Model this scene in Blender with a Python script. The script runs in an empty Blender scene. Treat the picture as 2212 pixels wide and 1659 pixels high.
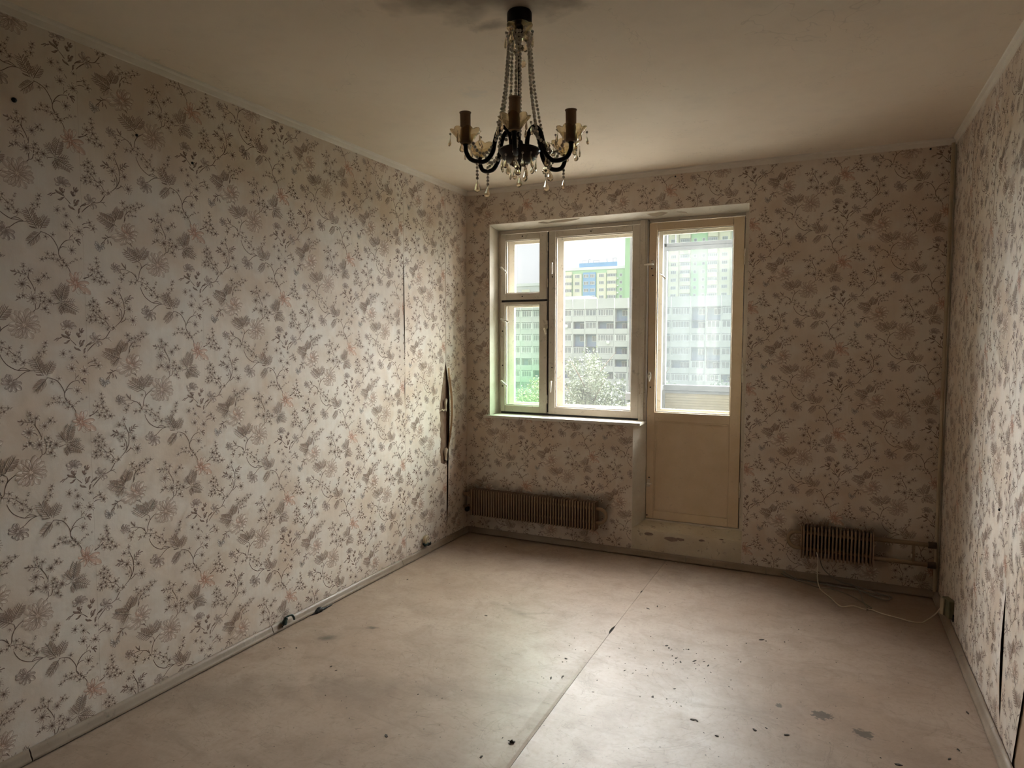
import bpy, bmesh, math, random
import numpy as np
from mathutils import Vector, Matrix
random.seed(7); RNG = np.random.default_rng(7)
sc = bpy.context.scene
COL = sc.collection
pi = math.pi

# ---------------------------------------------------------------- camera
cam = bpy.data.objects.new('camera', bpy.data.cameras.new('camera')); COL.objects.link(cam)
cr = Vector((0.901905, 0.431933, 0.000732)); cu = Vector((-0.028456, 0.057726, 0.997927)); cf = Vector((-0.430996, 0.900056, -0.064354))
M = Matrix((cr, cu, -cf)).transposed().to_4x4(); M.translation = Vector((2.5466, -4.504, 1.498))
cam.matrix_world = M
cam.data.sensor_width = 36; cam.data.lens = 1437.16 / 2212 * 36
cam.data.clip_start = 0.05; cam.data.clip_end = 3000
sc.camera = cam

# ---------------------------------------------------------------- sky, light, exposure
world = bpy.data.worlds.new('overcast_sky'); sc.world = world; world.use_nodes = True
wn, wl = world.node_tree.nodes, world.node_tree.links
wn.clear()
SKY_HORIZON, SKY_ZENITH = 0.80, 5.0
tc = wn.new('ShaderNodeTexCoord'); sx = wn.new('ShaderNodeSeparateXYZ'); mr = wn.new('ShaderNodeMapRange')
mr.inputs['From Min'].default_value = 0.0; mr.inputs['From Max'].default_value = 1.0
mr.inputs['To Min'].default_value = SKY_HORIZON; mr.inputs['To Max'].default_value = SKY_ZENITH
bg = wn.new('ShaderNodeBackground'); bg.inputs[0].default_value = (0.86, 0.88, 0.89, 1)
wo = wn.new('ShaderNodeOutputWorld')
wl.new(tc.outputs['Generated'], sx.inputs[0]); wl.new(sx.outputs['Z'], mr.inputs['Value']); wl.new(mr.outputs[0], bg.inputs[1]); wl.new(bg.outputs[0], wo.inputs[0])
sun = bpy.data.objects.new('cloud_veiled_sun', bpy.data.lights.new('cloud_veiled_sun', 'SUN')); COL.objects.link(sun)
sun.data.energy = 92.0; sun.data.angle = math.radians(112); sun.data.color = (1.0, 0.975, 0.945)
d = Vector((0.02, -1.0, -0.53)).normalized()
sun.rotation_euler = d.to_track_quat('-Z', 'Y').to_euler(); sun.location = (0, 60, 40)
sc.view_settings.view_transform = 'Standard'; sc.view_settings.look = 'None'
sc.view_settings.exposure = 0.0; sc.view_settings.gamma = 1.0; sc.view_settings.use_curve_mapping = False
cy = sc.cycles
cy.max_bounces = 10; cy.diffuse_bounces = 5; cy.glossy_bounces = 4; cy.transmission_bounces = 8; cy.transparent_max_bounces = 16
cy.use_denoising = True; cy.use_adaptive_sampling = True; cy.adaptive_threshold = .02; cy.sample_clamp_indirect = 6.0; cy.caustics_reflective = False; cy.caustics_refractive = False

# ---------------------------------------------------------------- helpers
def tag(o, label=None, cat=None, group=None, kind=None):
    if label: o['label'] = label
    if cat: o['category'] = cat
    if group: o['group'] = group
    if kind: o['kind'] = kind
    return o
def empty(name, loc=(0, 0, 0), rz=0, parent=None):
    o = bpy.data.objects.new(name, None); COL.objects.link(o); o.location = loc; o.rotation_euler = (0, 0, rz); o.empty_display_size = .05
    if parent: o.parent = parent
    return o
def link(name, me, m=None, parent=None):
    o = bpy.data.objects.new(name, me); COL.objects.link(o)
    if m is not None and not me.materials: me.materials.append(m)
    if parent: o.parent = parent
    return o
def shade(me, ang=None):
    me.polygons.foreach_set('use_smooth', [True] * len(me.polygons))
    if ang is not None: me.set_sharp_from_angle(angle=math.radians(ang))
    me.update()
class MB:
    """collects shapes, builds one mesh"""
    def __init__(s): s.v = []; s.f = []
    def add(s, vs, fs):
        n = len(s.v); s.v += [tuple(p) for p in vs]; s.f += [tuple(i + n for i in f) for f in fs]; return s
    def box(s, a, b, rot=None, piv=None):
        x0, y0, z0 = a; x1, y1, z1 = b
        vs = [Vector(p) for p in ((x0, y0, z0), (x1, y0, z0), (x1, y1, z0), (x0, y1, z0), (x0, y0, z1), (x1, y0, z1), (x1, y1, z1), (x0, y1, z1))]
        if rot is not None:
            p = Vector(piv) if piv is not None else sum(vs, Vector()) / 8
            vs = [rot @ (v - p) + p for v in vs]
        return s.add(vs, [(0, 3, 2, 1), (4, 5, 6, 7), (0, 1, 5, 4), (1, 2, 6, 5), (2, 3, 7, 6), (3, 0, 4, 7)])
    def prism(s, poly, axis, a, b):
        """extrude a 2D polygon (CCW) along axis from a to b"""
        n = len(poly)
        def P(p, t):
            if axis == 0: return (t, p[0], p[1])
            if axis == 1: return (p[0], t, p[1])
            return (p[0], p[1], t)
        vs = [P(p, a) for p in poly] + [P(p, b) for p in poly]
        fs = [tuple(range(n))[::-1], tuple(range(n, 2 * n))] + [(i, (i + 1) % n, n + (i + 1) % n, n + i) for i in range(n)]
        return s.add(vs, fs)
    def tube(s, pts, r, seg=8, cap=True, smooth=0):
        P = [Vector(p) for p in pts]
        if smooth: P = catmull(P, smooth)
        R = r if isinstance(r, (list, tuple)) else [r] * len(P)
        if len(R) != len(P): R = [R[min(len(R) - 1, int(i * len(R) / len(P)))] for i in range(len(P))]
        up = None; vs = []; fs = []
        for i, p in enumerate(P):
            t = (P[min(i + 1, len(P) - 1)] - P[max(i - 1, 0)])
            t = t.normalized() if t.length > 1e-9 else Vector((0, 0, 1))
            if up is None:
                up = t.orthogonal().normalized()
            up = (up - t * up.dot(t))
            up = up.normalized() if up.length > 1e-6 else t.orthogonal().normalized()
            w = t.cross(up)
            for k in range(seg):
                a = 2 * pi * k / seg
                vs.append(p + (up * math.cos(a) + w * math.sin(a)) * R[i])
        for i in range(len(P) - 1):
            for k in range(seg):
                fs.append((i * seg + k, i * seg + (k + 1) % seg, (i + 1) * seg + (k + 1) % seg, (i + 1) * seg + k))
        if cap:
            fs.append(tuple(range(seg))[::-1]); fs.append(tuple(len(P) * seg - seg + k for k in range(seg)))
        return s.add(vs, fs)
    def lathe(s, prof, seg=20, c=(0, 0, 0), fn=None):
        vs = []; fs = []
        for j, (r, z) in enumerate(prof):
            for k in range(seg):
                a = 2 * pi * k / seg; rr, zz = (r, z) if fn is None else fn(r, z, a)
                vs.append((c[0] + rr * math.cos(a), c[1] + rr * math.sin(a), c[2] + zz))
        for j in range(len(prof) - 1):
            for k in range(seg):
                fs.append((j * seg + k, j * seg + (k + 1) % seg, (j + 1) * seg + (k + 1) % seg, (j + 1) * seg + k))
        if prof[0][0] < 1e-4 or True:
            fs.append(tuple(range(seg))[::-1]); fs.append(tuple((len(prof) - 1) * seg + k for k in range(seg)))
        return s.add(vs, fs)
    def ball(s, c, r, seg=8, rings=5, sz=1.0):
        prof = [(max(1e-5, r * math.sin(pi * j / rings)), -r * sz * math.cos(pi * j / rings)) for j in range(rings + 1)]
        return s.lathe(prof, seg, c)
    def mesh(s, name, m=None, smooth=None):
        me = bpy.data.meshes.new(name); me.from_pydata(s.v, [], s.f); me.update()
        bm = bmesh.new(); bm.from_mesh(me); bmesh.ops.recalc_face_normals(bm, faces=bm.faces[:]); bm.to_mesh(me); bm.free()
        if smooth is not None: shade(me, smooth)
        if m is not None: me.materials.append(m)
        return me
    def build(s, name, m=None, parent=None, smooth=None, bev=0, loc=None):
        o = link(name, s.mesh(name, m, smooth), None, parent)
        if bev:
            b = o.modifiers.new('bevel', 'BEVEL'); b.width = bev; b.segments = 2; b.limit_method = 'ANGLE'; b.angle_limit = math.radians(40)
        if loc: o.location = loc
        return o
def catmull(P, n):
    out = []
    for i in range(len(P) - 1):
        p0, p1, p2, p3 = P[max(i - 1, 0)], P[i], P[i + 1], P[min(i + 2, len(P) - 1)]
        for k in range(n):
            t = k / n
            out.append(0.5 * ((2 * p1) + (p2 - p0) * t + (2 * p0 - 5 * p1 + 4 * p2 - p3) * t * t + (3 * p1 - p0 - 3 * p2 + p3) * t ** 3))
    out.append(P[-1]); return out

# ---------------------------------------------------------------- materials
class NT:
    def __init__(s, name):
        s.m = bpy.data.materials.new(name); s.m.use_nodes = True; s.n = s.m.node_tree.nodes; s.l = s.m.node_tree.links
        s.n.clear(); s.out = s.n.new('ShaderNodeOutputMaterial'); s._pos = None
    def node(s, t, ins=None, **kw):
        x = s.n.new(t)
        for k, v in kw.items(): setattr(x, k, v)
        for k, v in (ins or {}).items():
            if hasattr(v, 'links') or isinstance(v, bpy.types.NodeSocket): s.l.new(v, x.inputs[k])
            else: x.inputs[k].default_value = v
        return x
    def pos(s):
        if s._pos is None: s._pos = s.node('ShaderNodeNewGeometry').outputs['Position']
        return s._pos
    def scaled(s, v):
        return s.node('ShaderNodeVectorMath', {0: s.pos(), 1: v}, operation='MULTIPLY').outputs[0]
    def noise(s, scale, detail=4, rough=.55, vec=None, dist=0):
        return s.node('ShaderNodeTexNoise', {'Vector': vec if vec is not None else s.pos(), 'Scale': scale, 'Detail': detail, 'Roughness': rough, 'Distortion': dist}).outputs['Fac']
    def mapr(s, v, a, b, c=0., d=1.):
        return s.node('ShaderNodeMapRange', {'Value': v, 'From Min': a, 'From Max': b, 'To Min': c, 'To Max': d}).outputs[0]
    def math(s, op, a, b=0.):
        return s.node('ShaderNodeMath', {0: a, 1: b}, operation=op).outputs[0]
    def mix(s, f, a, b, mode='MIX'):
        x = s.node('ShaderNodeMix', data_type='RGBA', blend_type=mode); x.clamp_factor = True
        for i, v in ((0, f), (6, a), (7, b)):
            if isinstance(v, bpy.types.NodeSocket): s.l.new(v, x.inputs[i])
            elif i == 0: x.inputs[0].default_value = v
            else: x.inputs[i].default_value = tuple(v) + ((1,) if len(v) == 3 else ())
        return x.outputs[2]
    def bump(s, h, strength=.3, dist=.002):
        return s.node('ShaderNodeBump', {'Height': h, 'Strength': strength, 'Distance': dist}).outputs[0]
    def pbr(s, col, rough=.6, normal=None, metal=0., spec=.5, **kw):
        b = s.node('ShaderNodeBsdfPrincipled')
        for k, v in (('Base Color', col), ('Roughness', rough), ('Metallic', metal), ('Specular IOR Level', spec)):
            if isinstance(v, bpy.types.NodeSocket): s.l.new(v, b.inputs[k])
            else: b.inputs[k].default_value = tuple(v) + (1,) if isinstance(v, tuple) else v
        if normal is not None: s.l.new(normal, b.inputs['Normal'])
        for k, v in kw.items(): b.inputs[k.replace('_', ' ')].default_value = v
        s.l.new(b.outputs[0], s.out.inputs[0]); return b
    def ell(s, cx, cy, rx, ry, wob=.35, ns=40, ang=0., soft=.25, ring=None):
        """mask of an irregular blot on the floor"""
        v = s.node('ShaderNodeVectorMath', {0: s.pos(), 1: (cx, cy, 0)}, operation='SUBTRACT').outputs[0]
        if ang: v = s.node('ShaderNodeVectorRotate', {'Vector': v, 'Angle': -ang}, rotation_type='Z_AXIS').outputs[0]
        v = s.node('ShaderNodeVectorMath', {0: v, 1: (1 / rx, 1 / ry, 0)}, operation='MULTIPLY').outputs[0]
        L = s.node('ShaderNodeVectorMath', {0: v}, operation='LENGTH').outputs['Value']
        L = s.math('ADD', L, s.mapr(s.noise(ns, 3), .3, .7, -wob, wob))
        if ring is not None:
            L = s.math('ABSOLUTE', s.math('SUBTRACT', L, 1.)); return s.mapr(L, 0, ring, 1., 0.)
        return s.mapr(L, 1 - soft, 1 + soft, 1., 0.)

def simple(name, c1, c2=None, scale=8, rough=.6, metal=0., spec=.5, bump=0, bscale=60, detail=4, **kw):
    t = NT(name)
    col = c1 if c2 is None else t.mix(t.mapr(t.noise(scale, detail), .32, .68), c1, c2)
    nm = t.bump(t.noise(bscale, 3), bump, .002) if bump else None
    t.pbr(col, rough, nm, metal, spec, **kw); return t.m

# wallpaper: ground colour plus printed ink carried by the print faces
def wallpaper_mat():
    t = NT('floral_wallpaper')
    n1 = t.noise(2.2, 3, .5); n2 = t.noise(5.5, 3, .55, dist=.3)
    g = t.mix(t.mapr(n1, .38, .62), (.62, .50, .40), (.73, .645, .56))
    g = t.mix(t.mapr(n2, .42, .66, 0, .7), g, (.73, .685, .63))
    fl = t.noise(9, 4, .6, dist=1.); g = t.mix(t.mapr(fl, .55, .75, 0, .35), g, (.60, .47, .36))
    # streaky vertical weave
    st = t.noise(60, 2, .5, t.scaled((1, 1, .06))); g = t.mix(t.mapr(st, .4, .7, 0, .10), g, (.50, .43, .37))
    z = t.node('ShaderNodeSeparateXYZ', {0: t.pos()}).outputs['Z']; x = t.node('ShaderNodeSeparateXYZ', {0: t.pos()}).outputs['X']; y = t.node('ShaderNodeSeparateXYZ', {0: t.pos()}).outputs['Y']
    # soot above the two convectors
    def soot(xa, xb, zc):
        dx = t.math('MAXIMUM', t.math('SUBTRACT', xa, x), t.math('SUBTRACT', x, xb))
        dx = t.mapr(t.math('ADD', dx, t.mapr(n2, .3, .7, -.04, .04)), 0., .06, 1., 0.)
        zj = t.math('ADD', z, t.mapr(fl, .3, .7, -.04, .04)); dz = t.math('MULTIPLY', t.mapr(zj, zc, zc + .07, 1., 0.), t.mapr(zj, .10, .24))
        return t.math('MULTIPLY', t.math('MULTIPLY', dx, dz), t.mapr(y, -.06, -.02))
    g = t.mix(t.math('MULTIPLY', soot(.03, 1.12, .36), .5), g, (.035, .025, .018))
    g = t.mix(t.math('MULTIPLY', soot(2.40, 2.86, .36), .5), g, (.035, .025, .018))
    a = t.node('ShaderNodeAttribute', attribute_name='ink')
    ink = t.mix(a.outputs['Alpha'], g, a.outputs['Color'])
    h = t.noise(420, 3, .6); hs = t.noise(25, 3)
    nb = t.bump(t.math('ADD', t.math('MULTIPLY', h, .25), t.math('MULTIPLY', hs, 1.2)), .35, .003)
    t.pbr(ink, .68, nb, 0., .18); return t.m
WALLPAPER = wallpaper_mat()

def floor_mat():
    t = NT('worn_linoleum')
    n1 = t.noise(1.6, 4, .55); n2 = t.noise(6, 6, .65, dist=.6); n3 = t.noise(3.2, 6, .7, t.scaled((1., 3.2, 1)), 1.2)
    g = t.mix(t.mapr(n1, .35, .65), (.315, .228, .172), (.365, .28, .222))
    g = t.mix(t.mapr(n2, .45, .72, 0, .6), g, (.235, .165, .122))
    g = t.mix(t.mapr(n3, .52, .75, 0, .5), g, (.20, .145, .11))
    fine = t.noise(55, 5, .7); g = t.mix(t.mapr(fine, .45, .75, 0, .3), g, (.22, .16, .125))
    # fine scuffs
    for sv, k in (((7, 26, 1), .66), ((26, 8, 1), .68)):
        sn = t.noise(1., 5, .7, t.scaled(sv), 2.2); g = t.mix(t.mapr(sn, k - .05, k + .03, 0, .45), g, (.12, .085, .065))
    sw = t.math('ABSOLUTE', t.math('SUBTRACT', t.noise(2.1, 4, .6, dist=2.5), .5)); g = t.mix(t.math('MULTIPLY', t.mapr(sw, 0, .010, .30, 0), t.mapr(n1, .36, .5)), g, (.13, .095, .07)); g = t.mix(t.mapr(t.noise(13, 6, .75, dist=1.5), .56, .72, 0, .45), g, (.19, .135, .10))
    sp = t.node('ShaderNodeTexVoronoi', {'Vector': t.pos(), 'Scale': 14., 'Randomness': 1.}).outputs['Distance']
    g = t.mix(t.mapr(sp, .035, .05, .8, 0), g, (.045, .032, .027))
    for a in ((2.555, -1.64, .036, .030, .45, 60, .3, .12), (2.70, -1.71, .034, .026, .45, 60, -.3, .18), (2.395, -1.637, .015, .013, .5, 70, 0, .2),
              (.292, -1.954, .035, .022, .25, 30, .5, .5), (.42, -1.76, .028, .014, .3, 40, .3, .5)):
        m = t.ell(*a[:4], wob=a[4], ns=a[5], ang=a[6], soft=a[7])
        g = t.mix(t.math('MULTIPLY', m, .82), g, (.075, .06, .048))
    for a in ((.292, -1.954, .065, .045, .2, 20, .5, .5), (.96, -1.225, .16, .022, .7, 16, -.35, .4), (1.12, -1.22, .10, .012, .6, 18, .5, .4), (2.62, -2.02, .05, .04, .3, 30, 0, .3), (.75, -2.3, .25, .10, .6, 9, .4, .6), (.25, -2.55, .28, .12, .6, 9, .6, .6), (2.95, -1.95, .05, .03, .6, 30, .6, .4)):
        m = t.ell(*a[:4], wob=a[4], ns=a[5], ang=a[6], soft=a[7])
        g = t.mix(t.math('MULTIPLY', m, .30), g, (.11, .08, .06))
    r = t.mapr(t.math('ADD', t.math('MULTIPLY', n2, .5), t.math('MULTIPLY', fine, .5)), .3, .7, .35, .54)
    nb = t.bump(t.math('ADD', t.math('MULTIPLY', n2, .6), t.math('MULTIPLY', fine, .12)), .25, .004)
    t.pbr(g, r, nb, 0., .42); return t.m
LINO = floor_mat()

def ceiling_mat():
    t = NT('whitewashed_ceiling')
    n1 = t.noise(1.1, 4); n2 = t.noise(7, 5, .6); g = t.mix(t.mapr(n1, .35, .65), (.76, .65, .53), (.81, .72, .61))
    g = t.mix(t.mapr(n2, .5, .75, 0, .3), g, (.64, .56, .47))
    # smoke ring and a brown patch round the lamp hook
    for a, c, k in (((1.50, -2.52, .26, .14, .6, 6, .2, .6), (.16, .12, .08), .65), ((1.40, -2.30, .05, .03, .4, 20, 0, .6), (.12, .09, .06), .5), ((1.70, -2.34, .07, .03, .4, 20, .6, .6), (.16, .12, .08), .4), ((1.03, -1.75, .05, .05, .6, 30, 0, .5), (.66, .62, .56), .5)):
        g = t.mix(t.math('MULTIPLY', t.ell(*a[:4], wob=a[4], ns=a[5], ang=a[6], soft=a[7]), k), g, c)
    cr_ = t.math('ABSOLUTE', t.math('SUBTRACT', t.noise(1.3, 5, .6, dist=.4), .5)); g = t.mix(t.mapr(cr_, 0, .0016, .2, 0), g, (.2, .16, .12))
    nb = t.bump(t.math('ADD', t.math('MULTIPLY', t.noise(130, 3), .3), n2), .35, .004)
    t.pbr(g, .85, nb, 0., .2); return t.m
CEIL = ceiling_mat()

def paint_mat(name, c1, c2, grime, rough=.45, k=.5):
    t = NT(name); n = t.noise(7, 5, .6); g = t.mix(t.mapr(n, .35, .65), c1, c2)
    n2 = t.noise(28, 6, .7, dist=.5); g = t.mix(t.mapr(n2, .58, .72, 0, k), g, grime)
    t.pbr(g, rough, t.bump(t.noise(45, 4), .25, .002), 0., .4); return t.m
FRAMEP = paint_mat('old_cream_frame_paint', (.58, .51, .42), (.66, .60, .51), (.07, .045, .03))
DOORP = paint_mat('yellowed_door_paint', (.63, .49, .32), (.69, .55, .39), (.09, .06, .035), .4, .2)
SILLP = paint_mat('chalky_white_sill_paint', (.62, .58, .50), (.72, .69, .62), (.12, .08, .05), .55, .7)
PLASTER = paint_mat('grubby_reveal_plaster', (.62, .57, .48), (.72, .68, .60), (.30, .22, .15), .75, .45)
THRESH = paint_mat('peeling_threshold_paint', (.54, .46, .34), (.62, .55, .43), (.14, .085, .06), .6, .9)
RAWWALL = simple('brown_old_plaster', (.30, .20, .13), (.38, .27, .19), 9, .9, bump=.5, bscale=40)
BACKPAPER = simple('brown_backing_paper', (.13, .075, .045), (.20, .125, .08), 22, .85, bump=.3)
TORN = simple('torn_paper_edge', (.60, .50, .36), (.70, .62, .48), 20, .8)
CORNICE = simple('cornice_paint', (.72, .66, .58), (.78, .73, .66), 7, .7, bump=.2)
SKIRT = paint_mat('taupe_skirting_paint', (.22, .165, .118), (.28, .22, .168), (.08, .06, .045), .42, .6)
BROWNP = paint_mat('brown_convector_paint', (.21, .137, .083), (.26, .175, .11), (.60, .48, .34), .42, .04)
PIPEP = paint_mat('brown_pipe_paint', (.22, .15, .09), (.28, .20, .13), (.07, .045, .03), .5, .4)
BLACK = simple('blackened_metal', (.006, .005, .0045), (.010, .008, .007), 30, .45, .2, .3)
BRONZE = simple('dark_bronze', (.016, .010, .006), (.028, .017, .010), 30, .38, .5)
CANDLE = simple('yellowed_candle_sleeve', (.33, .21, .12), (.40, .27, .16), 25, .55, Subsurface_Weight=.0)
METAL = simple('worn_handle_metal', (.82, .79, .72), (.88, .86, .80), 30, .3, .1)
HANDLEW = simple('ivory_handle_plastic', (.80, .74, .62), (.86, .81, .70), 30, .4)
SCREW = simple('rusty_screw', (.03, .02, .015), None, 5, .6, .4)
SOCKETP = simple('yellow_ivory_plastic', (.46, .38, .25), (.54, .46, .33), 20, .4)
DKSOCK = simple('drab_green_box_plastic', (.13, .12, .065), (.18, .165, .10), 20, .5)
GREENT = simple('dark_green_insulating_tape', (.006, .018, .014), (.012, .03, .024), 40, .35)
BLK = simple('black_rubber_and_gap_shade', (.006, .006, .006), None, 5, .5)  # rubber bits and holes, also the strips that paint shade into frame gaps
CABLE1 = simple('pale_cable_sheath', (.62, .55, .44), (.70, .63, .52), 20, .5)
CABLE2 = simple('grey_cable_sheath', (.16, .15, .13), (.22, .21, .18), 20, .5)
SUBFLOOR = simple('dark_subfloor', (.012, .009, .007), None, 5, .9)
DEBRIS = simple('dark_debris', (.02, .014, .010), (.07, .05, .035), 300, .8)
CHIPS = simple('light_paint_chips', (.6, .52, .42), None, 5, .7)

def glass(name, tint=(1, 1, 1), rough=.05, ior=1.5, clear=.25):
    t = NT(name)
    g = t.node('ShaderNodeBsdfGlass', {'Color': tint + (1,), 'Roughness': rough, 'IOR': ior}); tr = t.node('ShaderNodeBsdfTransparent', {0: tint + (1,)})
    mx = t.node('ShaderNodeMixShader', {0: clear, 1: g.outputs[0], 2: tr.outputs[0]}); t.l.new(mx.outputs[0], t.out.inputs[0]); return t.m
CRYSTAL = glass('smoky_crystal', (.97, .92, .82), .03, 1.5, .10)
BEADG = simple('pearly_glass_beads', (.93, .85, .70), (.97, .91, .79), 60, .15, .0, .8, Transmission_Weight=.10, IOR=1.5)
CUPGLASS = glass('yellowed_cup_glass', (.88, .81, .68), .12, 1.45, .25)

def pane_mat(name, dirt, dirtcol, tint=(.975, .978, .978), gloss=.06, nscale=6, grad=None):
    """thin pane: see-through, a little mirror, and a film of dust that scatters daylight"""
    t = NT(name)
    tr = t.node('ShaderNodeBsdfTransparent', {0: tint + (1,)}); gl = t.node('ShaderNodeBsdfGlossy', {0: (1, 1, 1, 1), 'Roughness': .04})
    tl = t.node('ShaderNodeBsdfTranslucent', {0: dirtcol + (1,)}); df = t.node('ShaderNodeBsdfDiffuse', {0: dirtcol + (1,)})
    dd = t.node('ShaderNodeMixShader', {0: .3, 1: tl.outputs[0], 2: df.outputs[0]})
    n = t.noise(nscale, 6, .65); k = t.mapr(n, .3, .7, dirt * .75, dirt * 1.2)
    z = t.node('ShaderNodeSeparateXYZ', {0: t.pos()}).outputs['Z']
    if grad == 'splash':      # rain splashes on the lower quarter of the balcony door pane
        v = t.node('ShaderNodeTexVoronoi', {'Vector': t.pos(), 'Scale': 60., 'Randomness': 1.}).outputs['Distance']
        s = t.math('MULTIPLY', t.mapr(v, .10, .16, .10, 0), t.mapr(t.noise(14, 3), .46, .55))
        s = t.math('MULTIPLY', s, t.mapr(z, 1.3, 1.22)); k = t.math('MAXIMUM', k, s)
    if grad == 'net':         # green netting film hanging over the lower half of the narrow pane
        f = t.mapr(t.math('ADD', z, t.mapr(n, .3, .7, -.12, .12)), 1.75, 1.05, .05, .8)
        tr2 = t.mix(f, tint, (.64, .86, .69)); t.l.new(tr2, tr.inputs[0])
        t.l.new(t.mix(f, dirtcol, (.40, .76, .50)), tl.inputs[0]); k = t.math('MULTIPLY', k, t.math('ADD', 1., t.math('MULTIPLY', f, 1.6)))
    m1 = t.node('ShaderNodeMixShader', {0: k, 1: tr.outputs[0], 2: dd.outputs[0]})
    fr = t.node('ShaderNodeLayerWeight', {'Blend': .5}); m2 = t.node('ShaderNodeMixShader', {0: t.math('ADD', t.math('MULTIPLY', t.math('POWER', fr.outputs['Facing'], 5.), .45), .018), 1: m1.outputs[0], 2: gl.outputs[0]})
    t.l.new(m2.outputs[0], t.out.inputs[0]); return t.m
PANE = pane_mat('dusty_window_glass', .011, (.96, .95, .94))
PANE_L = pane_mat('netted_window_glass', .013, (.90, .95, .93), grad='net')
PANE_U = pane_mat('grimy_vent_glass', .008, (.86, .90, .88), (.90, .91, .91))
PANE_D = pane_mat('hazy_door_glass', .016, (.90, .94, .95), (.88, .90, .90), grad='splash')
PANE_O = pane_mat('outer_window_glass', .002, (.93, .95, .95))
PANE_B = pane_mat('balcony_haze_glass', .016, (.93, .96, .98), (.86, .88, .89))
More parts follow.
